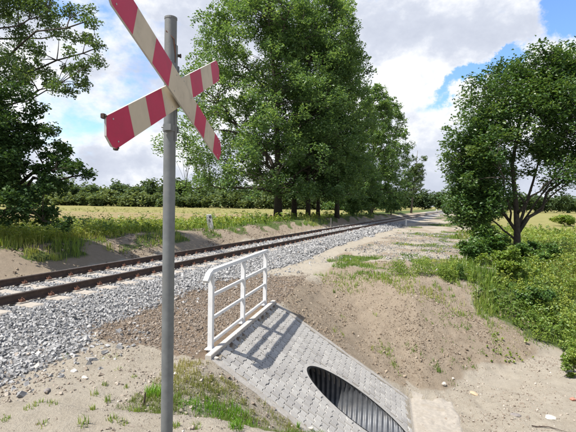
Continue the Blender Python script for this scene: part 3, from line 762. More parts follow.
# ------------------------------------------------------------------ St Andrew's cross on its pole
def sign():
    phi = .14062; c0 = Vector((-.7185, 2.8, 2.3441)); h = Vector((sin(phi), cos(phi), 0)); nrm = Vector((cos(phi), -sin(phi), 0)); up_ = Vector((0, 0, 1))
    px, py = -.784, 2.85
    gz = Hs(px, py)
    S = thing('crossing_sign', 'weathered red and cream crossbuck boards on grey metal pole in foreground', 'sign', (px, py, gz)); bpy.context.view_layer.update()
    mb = MB(); mb.tube([(px, py, gz-.4), (px, py, 1.0), (px, py, 2.84)], .039, 64)
    adopt(mb.build('pole', M['galv'], smooth=False), S)
    mb = MB(); mb.tube([(px, py, 2.835), (px, py, 2.848), (px, py, 2.852)], [.041, .041, .034], 24); adopt(mb.build('pole_cap', M['galv']), S)
    W = .164
    def board(ang, ends, cuts, off, name):
        ax = h*cos(ang)+up_*sin(ang); ay = -h*sin(ang)+up_*cos(ang)
        def T(x, y, z): return c0+ax*x+ay*y+nrm*(off+z)
        l, r = ends; hw = W/2; tip = .045
        D = .011
        xs = [l]+cuts+[r]
        mb = MB()
        # front sheeting strips: red at both ends, alternating
        for i in range(len(xs)-1):
            x0, x1 = xs[i], xs[i+1]; red = i in (0, 2, 4, 6)
            q = [(x0, -hw), (x1, -hw), (x1, hw), (x0, hw)]
            if i == 0: q = [(x0, -hw*.98+.02), (x0+.035, -hw), (x1, -hw), (x1, hw), (x0+.01, hw), (x0-tip*.6, 0)]
            if i == len(xs)-2: q = [(x0, -hw), (x1-.01, -hw), (x1+tip*.6, .0), (x1, hw*.98-.02), (x1-.03, hw), (x0, hw)]
            mb.poly([T(x, y, 0) for x, y in q], 1 if red else 0)
        ol = [(xs[0], -hw*.98+.02), (xs[0]+.035, -hw), (xs[-1]-.01, -hw), (xs[-1]+tip*.6, 0), (xs[-1], hw*.98-.02), (xs[-1]-.03, hw), (xs[0]+.01, hw), (xs[0]-tip*.6, 0)]
        n = len(ol)
        for i in range(n):      # returned flange behind the face, hollow back
            a, b = ol[i], ol[(i+1) % n]; j0 = (a[0]*.985, a[1]*.93); j1 = (b[0]*.985, b[1]*.93)
            mb.poly((T(*b, 0), T(*a, 0), T(*a, -D), T(*b, -D)), 2)
            mb.poly((T(*b, -D), T(*a, -D), T(*j0, -D), T(*j1, -D)), 2)
            mb.poly((T(*j1, -D), T(*j0, -D), T(*j0, -.002), T(*j1, -.002)), 2)
        mb.poly([T(x*.985, y*.93, -.002) for x, y in ol[::-1]], 2)
        o = mb.build(name, [M['cream'], M['red'], M['flange']]); adopt(o, S)
        # rusty fixing clips on the ends
        if off < 0:
            for (x, y) in ((l+.006, hw), (l+.045, -hw)):
                mb = MB(); p = T(x, y, -.012); mb.box(p, (.016, .022, .024), Matrix.Rotation(-phi, 3, 'Z'), 0, .003); mb.tube([p-nrm*.012, p+nrm*.016], .005, 8)
                k_ = mb.build('fixing_clip', M['wood']); k_.parent = o; k_.matrix_parent_inverse = o.matrix_world.inverted()
        # rivets
        mb = MB()
        for x in (l+.06, -.12, .14, r-.06):
            for y in (-.055, .055):
                p = T(x, y, 0); mb.tube([p-nrm*.004, p+nrm*.0025], .0045, 8)
        ro = mb.build('rivet', M['flange']); ro.parent = o; ro.matrix_parent_inverse = o.matrix_world.inverted()
    A = [-.655, -.43, -.205, .25, .465, .69]; B = [-.66, -.455, -.235, .265, .50, .755]
    board(radians(-18.14), (-.885, .865), A, .030, 'cross_board')
    board(radians(25.79), (-.885, .94), B, -.002, 'cross_board')
    # clamps round the pole and mounting rail
    for z in (2.13, 2.53):
        mb = MB(); K = 16
        ring = [(px+.0445*cos(2*pi*k/K), py+.0445*sin(2*pi*k/K)) for k in range(K)]; ri = [(px+.0392*cos(2*pi*k/K), py+.0392*sin(2*pi*k/K)) for k in range(K)]
        for k in range(K):
            j = (k+1) % K
            mb.poly([(*ring[k], z-.02), (*ring[j], z-.02), (*ring[j], z+.02), (*ring[k], z+.02)])
            mb.poly([(*ring[k], z+.02), (*ring[j], z+.02), (*ri[j], z+.02), (*ri[k], z+.02)])
            mb.poly([(*ri[k], z-.02), (*ri[j], z-.02), (*ring[j], z-.02), (*ring[k], z-.02)])
        d = h*.055
        for sgn in (-1, 1):
            mb.box(Vector((px, py, z))+h*(.058*sgn)+nrm*.01, (.05, .02, .04), Matrix.Rotation(-phi, 3, 'Z'))
            mb.tube([Vector((px, py, z))+h*(.058*sgn)-nrm*.03, Vector((px, py, z))+h*(.058*sgn)+nrm*.03], .006, 8)
        adopt(mb.build('clamp', M['galv']), S)
    mb = MB(); mb.box(Vector((px, py, 2.36))+nrm*.041, (.006, .03, .62), Matrix.Rotation(-phi, 3, 'Z')); adopt(mb.build('mounting_rail', M['galv']), S)
    mb = MB(); p = Vector((px, py, 2.61)); mb.tube([p+h*.02+nrm*.034, p+h*.03+nrm*.052], .010, 10); mb.tube([p+h*.03+nrm*.052, p+h*.032+nrm*.060], .014, 6); adopt(mb.build('bolt', M['wood']), S)
    mb = MB(); mb.tube([Vector((px, py, 2.75))+Vector((-.02, -.035, 0)), Vector((px, py, 2.70))+Vector((.03, -.034, 0)), Vector((px, py, 2.60))+Vector((.038, -.018, 0)), Vector((px, py, 2.45))+Vector((.038, -.016, 0))], .004, 6); adopt(mb.build('wire', M['rust']), S)
sign()

# ------------------------------------------------------------------ marker posts
def rounded_post(name, label, cat, P, w, d, ht, tilt=(0, 0), rz=0, group=None, mat='postwhite', digits=None, cap=None):
    t = thing(name, label, cat, (P[0], P[1], P[2]), 0, group)
    t.rotation_euler = (tilt[0], tilt[1], rz)
    mb = MB(); ol = [(-w/2, -.3), (w/2, -.3), (w/2*.92, ht*.93), (w/2*.7, ht*.985), (0, ht), (-w/2*.7, ht*.985), (-w/2*.92, ht*.93)]
    mb.prism(ol, lambda x, y, z: (x, z-d/2, y), d)
    mb.build('shaft', M[mat], t)
    if digits:
        seg = {'1': 'bc', '6': 'afedcg', '5': 'afgcd', '8': 'abcdefg', '-': 'g'}
        for s, cx, cz, sz in digits:
            mb = MB(); a, b_ = sz*.5, sz; th = sz*.16
            rects = {'a': (0, b_/2, a, th), 'd': (0, -b_/2, a, th), 'g': (0, 0, a, th), 'b': (a/2, b_/4, th, b_/2), 'c': (a/2, -b_/4, th, b_/2), 'e': (-a/2, -b_/4, th, b_/2), 'f': (-a/2, b_/4, th, b_/2)}
            for q in seg[s]:
                x, z, ww, hh = rects[q]; mb.box((cx+x, -d/2-.002, cz+z), (ww+th*.4, .003, hh+th*.4))
            mb.build('digit', M['black'], t)
    if cap: 
        mb = MB(); mb.box((0, -d/2-.002, ht*cap[0]), (w*.75, .004, ht*cap[1])); mb.build('dark_band', M['black'], t)
    return t
def ground_at_px(x, Y):
    p = aty(x, 216, Y); return np.array([p[0], Y, Hs(p[0], Y)])
def n_at_px(x, n):      # point of the strip n metres off the track axis, seen in column x
    Y = np.linspace(3, 300, 8000); X = (x-288)/F*Y; nn, t = nt_of(X, Y); k = np.argmin(np.abs(nn-n)); return np.array([X[k], Y[k], Hs(X[k], Y[k])])
P = n_at_px(211, -12.3)
rounded_post('kilometre_post', 'tilted white stone marker with black numerals in weeds beyond the track', 'marker post', P, .30, .16, .80, (0.06, -.15), .12, None, digits=[('-', -.09, .66, .07), ('1', -.02, .66, .12), ('8', .075, .66, .12), ('5', .0, .46, .13)])
G = 'small posts beside the track'
P = n_at_px(331, -10.6); rounded_post('track_marker', 'small grey post on sandy bank beyond the rails, below the trees', 'marker post', P, .10, .10, .85, (0, 0), .3, G, 'sleeper')
P = n_at_px(406, -5.4); rounded_post('track_marker', 'short white post at the near edge of the ballast', 'marker post', P, .16, .12, .75, (0, .03), .3, G)
P = n_at_px(436.5, -10.4); rounded_post('track_marker', 'distant white post where the track meets the woods', 'marker post', P, .42, .2, 1.15, (0, 0), .3, G)
P = ground_at_px(459, 82); rounded_post('track_marker', 'distant squat white post right of the track near the shrubs', 'marker post', P, .38, .2, .95, (0, 0), .3, G)
P = ground_at_px(464.5, 90); rounded_post('track_marker', 'distant thin white post beside the squat post, partly behind tree leaves', 'marker post', P, .2, .16, 1.0, (0, 0), .3, G)

# ------------------------------------------------------------------ leaves, trees
def leaf_arrays(P, size, rng, upbias=.5, aspect=.62, fold=.18, dirs=None):
    n = len(P)
    nm = rng.normal(size=(n, 3)); nm /= np.linalg.norm(nm, axis=1)[:, None]
    nm[:, 2] = np.abs(nm[:, 2])*1.0+upbias; nm /= np.linalg.norm(nm, axis=1)[:, None]
    r = rng.normal(size=(n, 3)) if dirs is None else dirs+rng.normal(size=(n, 3))*.5
    u = np.cross(nm, r); u /= np.linalg.norm(u, axis=1)[:, None]+1e-9
    v = np.cross(u, nm)
    s = size[:, None]
    v = v*s; w = u*s*aspect*.5; nn = nm*s*fold
    base = P-v*.5; tip = P+v*.5; le = P-v*.06-w+nn; ri = P-v*.06+w+nn
    return np.stack([base, ri, tip, le], 1)
def leaf_mesh(name, P, size, mat, rng, tint=None, **kw):
    V = leaf_arrays(P, size, rng, **kw); n = len(P)
    t = rng.random(n) if tint is None else np.clip(tint, 0, 1)
    return mesh_np(name, V.reshape(-1, 3), np.arange(n*4), np.full(n, 4), mat, fattrs={'tint': t})
def bez(p0, p1, p2, n):
    t = np.linspace(0, 1, n)[:, None]; return (1-t)**2*p0+2*t*(1-t)*p1+t*t*p2
def make_tree(name, label, base, trunk_pts, tr, clumps, cr, nleaf, lsize, mats, seed, nlimb=14, limb_r=.25, cat='tree', group=None, bark='bark', stems=1, up_=.4, flat=.75, rise=.55, twig=.022):
    """clumps: (k,3) centres in world space, cr radius per clump"""
    rng = np.random.default_rng(seed)
    T = thing(name, label, cat, tuple(base), 0, group)
    b = np.array(base)
    mb = MB(); anchors = []
    for s_, (pts, r) in enumerate(zip(trunk_pts, tr)):
        pts = np.asarray(pts, float)-b; n = len(pts)
        rad = r*(1-.82*np.linspace(0, 1, n)**1.1); 
        if s_ == 0: rad[0] *= 1.35
        mb.tube(pts, rad, 10 if r > .1 else 7)
        dn = np.concatenate([np.linspace(pts[i], pts[i+1], 8, endpoint=False) for i in range(n-1)]); dr = np.interp(np.linspace(0, n-1, len(dn)), np.arange(n), rad)
        for p, q in zip(dn, dr): anchors.append((p, q))
    C_ = clumps-b
    # farthest-point choice of limbs
    idx = [int(rng.integers(len(C_)))]
    d = np.linalg.norm(C_-C_[idx[0]], axis=1)
    for _ in range(min(nlimb, len(C_))-1):
        k = int(np.argmax(d)); idx.append(k); d = np.minimum(d, np.linalg.norm(C_-C_[k], axis=1))
    AP = np.array([a for a, _ in anchors]); AR = np.array([r for _, r in anchors])
    NP, NR = [AP], [AR]
    for k in idx:
        e = C_[k]; hd = np.linalg.norm(AP[:, :2]-e[:2], axis=1)
        want = e[2]-rise*hd
        cost = np.abs(AP[:, 2]-want)+.25*hd+np.where(AP[:, 2] < AP[:, 2].max()*.12, 3, 0)
        j = int(np.argmin(cost)); p0 = AP[j]; ln = np.linalg.norm(e-p0)
        mid = (p0+e)/2+np.array([0, 0, .12*ln])+rng.normal(size=3)*.05*ln
        pl = bez(p0, mid, e, 9); pl[1:-1] += rng.normal(size=(7, 3))*.018*ln
        rr = np.linspace(min(AR[j]*.7, limb_r*(.3+.09*ln)), .02, 9)
        mb.tube(pl, rr, 6); NP.append(pl[2:]); NR.append(rr[2:])
    AP = np.concatenate(NP); AR = np.concatenate(NR)
    for k in range(len(C_)):
        if k in idx: continue
        e = C_[k]; dd = np.linalg.norm(AP-e, axis=1)+np.where(AP[:, 2] > e[2]+.3, 1.5, 0); j = int(np.argmin(dd)); p0 = AP[j]
        ln = np.linalg.norm(e-p0); mid = (p0+e)/2+np.array([0, 0, .1*ln])+rng.normal(size=3)*.06*ln
        mb.tube(bez(p0, mid, e, 5), np.linspace(min(AR[j]*.8, twig+.012*ln), twig*.4, 5), 4, caps=False)
    mb.build('trunk', M[bark], T, smooth=True)
    # leaves in twig-sized bunches inside every clump
    w = cr**1.6; cnt = np.maximum(20, (nleaf*w/w.sum())).astype(int)
    PP = []; TT = []
    for k in range(len(C_)):
        nb = max(4, cnt[k]//9)
        g = rng.normal(size=(nb, 3)); g /= np.linalg.norm(g, axis=1)[:, None]+1e-9
        g = g*(rng.random(nb)**.45)[:, None]*cr[k]; g[:, 2] *= flat
        bunch = C_[k]+g
        pp = np.repeat(bunch, cnt[k]//nb+1, axis=0)[:cnt[k]]
        pp = pp+rng.normal(size=pp.shape)*cr[k]*.16
        PP.append(pp); TT.append(np.clip(rng.normal(.45+rng.normal()*.14, .24, len(pp)), 0, 1))
    PP = np.concatenate(PP); TT = np.concatenate(TT)
    half = len(mats)
    mi = rng.integers(0, half, len(PP)) if half > 1 else None
    V = leaf_arrays(PP, lsize*rng.uniform(.65, 1.3, len(PP)), rng, upbias=up_)
    me = mesh_np('crown', V.reshape(-1, 3), np.arange(len(PP)*4), np.full(len(PP), 4), mats=[M[q] for q in mats], midx=mi, fattrs={'tint': TT})
    obj('crown', me, T)
    return T
def crown_profile(n, ctr, zb, zt, R, rng, prof=((0, .72), (.12, .95), (.35, 1.0), (.6, .88), (.82, .62), (1, .22)), seed=0):
    fx = [p[0] for p in prof]; fr = [p[1] for p in prof]; out = []
    while len(out) < n:
        f = rng.random(); r = np.interp(f, fx, fr)
        if rng.random() > (.25+.75*r): continue
        a = rng.uniform(0, 2*pi); g = Vector((cos(a)*1.6+seed*3.7, sin(a)*1.6, f*5.5))
        lump = .84+.42*mnoise.noise(g)
        rr = R*r*lump*(.22+.78*rng.random()**.5)
        sk = 1-f
        out.append((ctr[0]*f**.6+(ctr[0]*.0)+ctr[2]*(1-f**.6)+rr*cos(a), ctr[1]+rr*sin(a), zb+(zt-zb)*f))
    return np.array(out)
def crown_points(n, ctr, rad, rng, inner=.35, shape=2.0, cut=None):
    out = []
    while len(out) < n:
        g = rng.normal(size=3); g /= np.linalg.norm(g); r = inner+(1-inner)*rng.random()**.55
        p = g*r
        lump = .80+.52*mnoise.noise(Vector((g[0]*2.1+ctr[0], g[1]*2.1+ctr[1], g[2]*2.1)))
        p = p*lump
        q = np.array(ctr)+p*np.array(rad)
        if cut is not None and not cut(q): continue
        out.append(q)
    return np.array(out)

# poplars beyond the track: (trunk column px, distance, height, crown shift px, crown radius m, label)
POP = [
 (278, 43, 23.5, -26, 8.8, .36, 'broad leafy poplar with thick dark trunk, leftmost of the grove beyond the track', 1),
 (294, 46, 25.0, -8, 5.6, .25, 'tall poplar in the grove beyond the track, second trunk from the left', 2),
 (308, 44, 24.5, 4, 5.2, .21, 'tall poplar in the grove beyond the track, third trunk from the left', 3),
 (318, 50, 26.0, 4, 5.2, .19, 'poplar set back in the grove between third trunk and lone right trunk', 4),
 (337, 46, 22.5, -2, 4.3, .22, 'poplar with lone straight trunk near the sandy bank beyond the rails', 5),
 (352, 60, 22.5, -8, 5.0, .3, 'poplar behind the lone straight trunk, its crown sloping to the right', 6),
 (371, 70, 20.5, 2, 5.0, .28, 'lower rounded poplar on the right flank of the grove', 7),
 (387, 86, 22.5, 2, 5.2, .28, 'farthest poplar of the grove, right-hand edge by the rails', 8),
]
for (x, Y, ht, sh, R, tr, lab, sd) in POP:
    rng = np.random.default_rng(100+sd)
    p = ground_at_px(x, Y); b = np.array([p[0], Y, p[2]-.1])
    cx = b[0]+sh/F*Y
    lean = (cx-b[0])*.45
    tp = [b+np.array([lean*f**1.5+.25*sin(3*f+sd)*f, .3*sin(2.2*f+sd*2)*f, ht*.88*f]) for f in np.linspace(0, 1, 9)]
    zb = b[2]+(2.3 if sd < 6 else 1.0)
    k = 400 if sd == 1 else 220
    cl = crown_profile(k, (cx, Y, b[0]+(cx-b[0])*(.9 if sd == 1 else .4)), zb, b[2]+ht, R, rng, seed=sd, prof=((0, .92), (.12, 1.0), (.35, 1.0), (.6, .86), (.82, .62), (1, .22)) if sd == 1 else ((0, .72), (.12, .95), (.35, 1.0), (.6, .88), (.82, .62), (1, .22)))
    cr = rng.uniform(.55, 1.2, len(cl)) if sd > 1 else rng.uniform(.75, 1.35, len(cl))
    make_tree('poplar_tree', lab, b, [tp], [tr], cl, cr, 76000 if sd == 1 else (33000 if Y < 55 else 24000), .245 if Y < 55 else .33, ['poplar'], 200+sd, nlimb=16, limb_r=.14, group='poplars in the grove beyond the track', up_=.65, rise=.9, twig=.026)
# slender pale tree beyond the grove
def slim():
    Y = 104; p = ground_at_px(411, Y); b = np.array([p[0], Y, p[2]-.1]); rng = np.random.default_rng(55)
    tp = [b+np.array([1.2*f, 0, 15*f]) for f in np.linspace(0, 1, 7)]
    cl = crown_points(60, (b[0]+.6, Y, b[2]+8.5), (3.6, 3.2, 6.5), rng, .2)
    make_tree('willow_tree', 'slender loose-crowned tree beyond the grove at the bend of the track', b, [tp], [.22], cl, rng.uniform(.6, 1.2, 60), 6500, .34, ['far'], 77, nlimb=10, limb_r=.12, bark='bark_pale')
slim()

# right-hand tree, several stems from a low fork
def right_tree():
    Y = 18.0; p = ground_at_px(517, Y); b = np.array([p[0], Y, p[2]-.1]); rng = np.random.default_rng(31)
    def px_(x, y, dy=0): return aty(x, y, Y+dy)
    fork = px_(517, 226)
    t0 = [b, (b+fork)/2+np.array([.04, 0, 0]), fork, px_(516, 205, .1), px_(512, 165, .4), px_(520, 120, .2), px_(526, 95, 0)]
    t1 = [fork-np.array([0, 0, .25]), px_(503, 212, .1), px_(492, 180, .2), px_(487, 155, .2), px_(486, 140, .2)]
    t2 = [fork-np.array([0, 0, .2]), px_(523, 214, .3), px_(533, 182, .6), px_(542, 150, .9), px_(550, 125, 1)]
    t3 = [fork-np.array([0, 0, .15]), px_(527, 216, .3), px_(546, 188, .3), px_(570, 158, .2), px_(590, 130, 0)]
    def cut(q):
        x, y, z = pix(q)
        if y > 226 or (x > 498 and y > 208): return False
        if x > 535 and y > 184 and rng.random() < .75: return False     # open underside on the right
        return True
    c1 = crown_points(135, tuple(px_(533, 122)), (3.7, 3.0, 3.15), rng, .2, cut=cut)
    c2 = crown_points(62, tuple(px_(476, 158)), (1.4, 1.8, 2.1), rng, .2, cut=cut)
    c3 = crown_points(36, tuple(px_(552, 76)), (2.1, 1.9, 1.5), rng, .2, cut=cut)
    c4 = crown_points(30, tuple(px_(594, 145)), (1.6, 2.0, 2.0), rng, .2, cut=cut)
    c5 = crown_points(34, tuple(px_(476, 203)), (1.15, 1.3, .95), rng, .15)
    cl = np.concatenate([c1, c2, c3, c4, c5]); cr = rng.uniform(.30, .78, len(cl))
    make_tree('maple_tree', 'dark green multi-stemmed tree standing in the weeds on the right', b, [t0, t1, t2, t3], [.16, .07, .075, .05], cl, cr, 76000, .13, ['maple'], 32, nlimb=22, limb_r=.10, bark='bark', up_=.8, rise=.9, twig=.014)
right_tree()

# left-hand trees: trunk outside the frame, boughs reaching in
def left_trees():
    rng = np.random.default_rng(41)
    Y = 14.5
    def pc(l, Y0, js=.6, rs=1.0):
        c = []; r = []
        for (x, y, rr, k) in l:
            for _ in range(k):
                c.append(aty(x+rng.normal()*rr*.55, y+rng.normal()*rr*.4, Y0+rng.normal()*js)); r.append(max(.34, rr/F*Y0*rng.uniform(.5, .85)*rs))
        return np.array(c), np.array(r)
    # dark lower tree
    b = np.array([-11.4, 15.2, Hs(-11.4, 15.2)-.1])
    tp = [b, b+np.array([.15, 0, 1.6]), b+np.array([.05, .1, 3.2]), b+np.array([.3, 0, 5.0]), b+np.array([.2, 0, 6.6])]
    l = [(8, 98, 20, 4), (30, 112, 14, 2), (5, 130, 22, 5), (42, 128, 12, 2), (30, 140, 18, 3), (56, 148, 11, 2), (72, 166, 10, 2), (50, 168, 16, 4), (12, 165, 22, 5), (85, 171, 6, 1), (35, 185, 18, 4), (8, 190, 20, 4), (60, 184, 10, 2), (25, 204, 14, 3), (52, 214, 10, 2), (68, 222, 7, 1), (5, 212, 13, 2), (38, 218, 9, 1), (20, 150, 18, 3),
         (-30, 120, 30, 6), (-40, 170, 32, 6), (-75, 140, 32, 6), (-110, 170, 32, 5), (-70, 90, 30, 5), (-120, 110, 34, 5)]
    c, r = pc(l, 13.6)
    make_tree('oak_tree', 'dark green tree at the left edge with low boughs over the verge', b, [tp], [.24], c, r, 40000, .12, ['oak'], 42, nlimb=20, limb_r=.13, rise=.5, up_=.6, flat=.6, twig=.014)
    # taller, lighter tree behind it with a bough across the top corner
    b = np.array([-15.2, 17.5, Hs(-15.2, 17.5)-.1])
    tp = [b, b+np.array([.2, 0, 2.6]), b+np.array([.5, 0, 5.2]), b+np.array([.6, 0, 8.0]), b+np.array([1.2, 0, 11.0])]
    l = [(10, 8, 20, 5), (40, 10, 18, 4), (70, 8, 14, 3), (60, 30, 16, 4), (30, 34, 18, 4), (82, 40, 10, 3), (88, 22, 8, 2), (92, 62, 8, 3), (76, 58, 10, 3), (84, 82, 7, 2), (50, 52, 12, 2), (10, 50, 18, 3), (96, 46, 5, 1), (20, 68, 11, 2), (70, 75, 8, 2), (66, 88, 8, 2), (48, 84, 9, 3), (30, 82, 10, 3), (12, 78, 12, 3), (40, 66, 12, 3), (56, 68, 10, 2),
         (-30, 10, 32, 8), (-30, 60, 32, 7), (-80, 0, 36, 8), (20, -40, 34, 8), (-40, -60, 40, 8), (-110, 50, 36, 7), (-100, -70, 40, 8), (60, -30, 24, 5)]
    c, r = pc(l, 16.5, .9)
    make_tree('locust_tree', 'taller light-leaved tree whose bough crosses the upper left corner', b, [tp], [.26], c, r, 62000, .095, ['fine'], 43, nlimb=22, limb_r=.06, rise=.35, up_=.3, flat=.65, twig=.014)
left_trees()

# ------------------------------------------------------------------ far woods
def woods(name, label, spec, seed, lf=.75):
    rng = np.random.default_rng(seed); PP = []; SS = []; TT = []
    tr = MB()
    for (X, Y, ht, R) in spec:
        z0 = Hs(X, Y); base_t = rng.normal(.25, .12) if ht > 7.5 else rng.normal(.7, .15)
        k = int(26*(R/3.5)**1.2)+8
        c = crown_points(k, (X, Y, z0+ht*.52), (R, R, ht*.5), rng, .45)
        n = 13
        g = rng.normal(size=(k, n, 3)); g /= np.linalg.norm(g, axis=2)[..., None]; g *= (rng.random((k, n))**.4)[..., None]*(R*.40)
        pp = (c[:, None]+g).reshape(-1, 3); pp = pp[pp[:, 2] > z0-.1]
        PP.append(pp); SS.append(np.full(len(pp), lf*(1.08+.18*R))*rng.uniform(.6, 1.3, len(pp))*(Y/170)**.4); TT.append(np.clip(rng.normal(base_t, .14, len(pp)), 0, 1))
    P = np.concatenate(PP); me = leaf_mesh(name, P, np.concatenate(SS), M['far'], rng, tint=np.concatenate(TT), upbias=.8)
    obj(name, me, None, kind='stuff', label=label, category='woods')
def spec_left():
    rng = random.Random(8); s = []
    for i in range(94):      # back row
        x = -70+i*4.7+rng.uniform(-4, 4); Y = rng.uniform(178, 205); s.append(((x-288)/F*Y, Y, rng.uniform(7.2, 12.6)*(1.0+.16*sin(x*.045)+.07*sin(x*.13)), rng.uniform(3.2, 5.0)))
    for i in range(90):      # hedge in front
        x = -70+i*5.0+rng.uniform(-4, 4); Y = rng.uniform(160, 172); s.append(((x-288)/F*Y, Y, rng.uniform(2.6, 6.4), rng.uniform(2.4, 4.2)))
    return s
woods('far_woods', 'distant line of mixed green trees beyond the field', spec_left(), 5)
def spec_right():
    rng = random.Random(9); s = []
    for i in range(56):
        x = 352+i*4.8+rng.uniform(-3, 3); Y = rng.uniform(235, 285); s.append(((x-288)/F*Y, Y, rng.uniform(8.5, 11.5), rng.uniform(3.6, 5.6)))
    return s
woods('horizon_woods', 'low distant woods along the horizon where the track vanishes', spec_right(), 6)
# shrubs and small trees that can be told apart
def shrub(name, label, x, Y, wpx, hpx, n, ls, mat, seed, cat='shrub', group=None, drop=0.0):
    rng = np.random.default_rng(seed); p = ground_at_px(x, Y); R = wpx/2/F*Y; ht = hpx/F*Y
    b = np.array([p[0], Y, p[2]-.05]); k = max(12, int(n/220))
    cl = crown_points(k, (b[0], Y, b[2]+ht*.52), (R, R*.9, ht*.46), rng, .3)
    tp = [b, b+np.array([.03, 0, ht*.25]), b+np.array([0, .03, ht*.6])]
    make_tree(name, label, b, [tp], [max(.02, ht*.02)], cl, rng.uniform(.22, .42, k)*min(R, ht*.6)*1.2, n, ls, [mat], seed+1, nlimb=10, limb_r=.04, cat=cat, group=group, bark='bark_pale', up_=1.0, twig=.01)
shrub('roadside_shrub', 'rounded green shrub on the right horizon beside the field', 565, 62, 32, 14, 4200, .26, 'weed', 301)
shrub('roadside_shrub', 'tall dark shrub left behind the right-hand tree', 482, 34, 38, 52, 9000, .19, 'maple', 302)
shrub('roadside_shrub', 'small leafy tree beyond the dark shrub, beside the end of the track', 447, 92, 17, 20, 1800, .34, 'weedd', 303)
US = 'understorey bushes below the grove'
shrub('understorey_bush', 'low bush below the grove, just right of the lone straight trunk', 352, 55, 24, 22, 3000, .26, 'poplar', 311, group=US)
shrub('understorey_bush', 'tall bush filling the grove edge right of the lone trunk', 371, 62, 26, 34, 4200, .28, 'poplar', 312, group=US)
shrub('understorey_bush', 'rightmost bush under the grove beside the rails', 391, 76, 24, 26, 3200, .32, 'poplar', 313, group=US)
shrub('leafy_shrub', 'bushy green shrub at the foot of the right-hand tree', 490, 17.2, 40, 38, 5200, .12, 'weedd', 304)
shrub('leafy_shrub', 'broad-leaved bush at the edge of the verge, left of the tree trunk', 476, 15.6, 36, 30, 4200, .10, 'weedd', 314)
shrub('leafy_shrub', 'bright leafy bush in front of the tree trunk', 508, 14.2, 42, 26, 4600, .085, 'weed', 315)
shrub('leafy_shrub', 'low dark bush halfway down the verge in front of the tree', 538, 12.6, 40, 22, 4200, .075, 'weedd', 316)
shrub('leafy_shrub', 'dense low shrub just right of the tree trunk in the weeds', 536, 16.4, 44, 26, 4600, .11, 'weedd', 305)
shrub('leafy_shrub', 'small yellowish-green bush at the lower right edge', 578, 9.2, 26, 34, 2600, .055, 'weed', 306)

# ------------------------------------------------------------------ weeds and grass (masses)
def sample_view(n, rng, Y0, Y1, x0=-50, x1=626, pw=1.0):
    u = rng.random(n); Y = (Y0**-pw+(Y1**-pw-Y0**-pw)*u)**(-1/pw)
    x = rng.uniform(x0, x1, n); X = (x-288)/F*Y
    return X, Y
def weeds(name, label, mask, n, Y0, Y1, hrange, leaves, lsz, mat, seed, x0=-50, x1=626, spread=.45):
    rng = np.random.default_rng(seed); X, Y = sample_view(n, rng, Y0, Y1, x0, x1)
    k = mask(X, Y) > rng.uniform(.3, 1, n); X, Y = X[k], Y[k]; m = len(X)
    Z = H(X, Y); clump = fbm(X*.6, Y*.6, 3, seed)
    ht = (hrange[0]+(hrange[1]-hrange[0])*rng.random(m)**1.4)*np.clip(.25+1.5*clump, .4, 1.5)
    nn_, tt_ = nt_of(X, Y); ht = ht*np.where(nn_ > -4, .30+.70*sstep(nn_, .8, 4.0), 1)
    base_t = np.clip(1.8*fbm(X*.5+9, Y*.5, 3, seed+5)-.12+rng.normal(0, .1, m), 0, 1)
    f = rng.random((m, leaves))**.55
    ang = rng.uniform(0, 2*pi, (m, leaves)); rad = ht[:, None]*spread*(1-.55*f)*rng.random((m, leaves))**.5
    lean = rng.normal(0, .15, (m, 2))
    px_ = X[:, None]+rad*np.cos(ang)+lean[:, :1]*f*ht[:, None]; py_ = Y[:, None]+rad*np.sin(ang)+lean[:, 1:]*f*ht[:, None]; pz_ = Z[:, None]+f*ht[:, None]+.02
    P = np.stack([px_, py_, pz_], -1).reshape(-1, 3)
    scale = np.repeat(np.clip(Y/16, .55, 3.2)**.75, leaves)
    t = np.repeat(base_t, leaves)+rng.normal(0, .14, m*leaves)
    me = leaf_mesh(name, P, lsz*scale*rng.uniform(.5, 1.4, m*leaves), M[mat], rng, tint=t, upbias=1.15, aspect=.55)
    obj(name, me, None, kind='stuff', label=label, category='weeds')
def mright(X, Y):
    n, t = nt_of(X, Y); return zones(X, Y)['green']*(n > -.3)
def mleft(X, Y):
    n, t = nt_of(X, Y); return (n < -11.2)*(n > -21)*np.clip(zones(X, Y)['green'], 0, 1)*np.where(n < -12.4, 1, .25)
weeds('verge_weeds', 'dense mixed green weeds on the right-hand verge', mright, 6400, 7.2, 60, (.12, .7), 24, .08, 'weed', 401, 380, 640)
weeds('edge_weeds', 'low bright weeds creeping from the verge onto the soil bank', lambda X, Y: (lambda n, b2, a: sstep(n, -.2, 1.6)*(1-sstep(n, 2.6, 4))*sstep(b2-1.72-np.clip(a-3, 0, 6)*.9, -.2, .5)*sstep(fbm(X*1.5, Y*1.5, 3, 83), .42, .58))(nt_of(X, Y)[0], ab_of(X, Y)[1]-SLW/2, ab_of(X, Y)[0]), 2600, 7.5, 16, (.05, .26), 14, .075, 'weed', 405, 420, 620)
weeds('verge_nettles', 'darker taller nettles among the right-hand weeds', lambda X, Y: mright(X, Y)*sstep(fbm(X*.4, Y*.4, 3, 17), .47, .56), 1100, 9, 45, (.3, .9), 30, .08, 'weedd', 402, 400, 640)
weeds('bank_weeds', 'band of green weeds along the bank beyond the track', mleft, 4600, 13, 75, (.12, .62), 24, .085, 'weed', 403, -40, 440)
weeds('bank_nettles', 'dark green herbs along the bank beyond the track', lambda X, Y: mleft(X, Y)*sstep(fbm(X*.3, Y*.3, 3, 19), .45, .55), 1800, 13, 75, (.25, .9), 26, .09, 'weedd', 404, -40, 440)

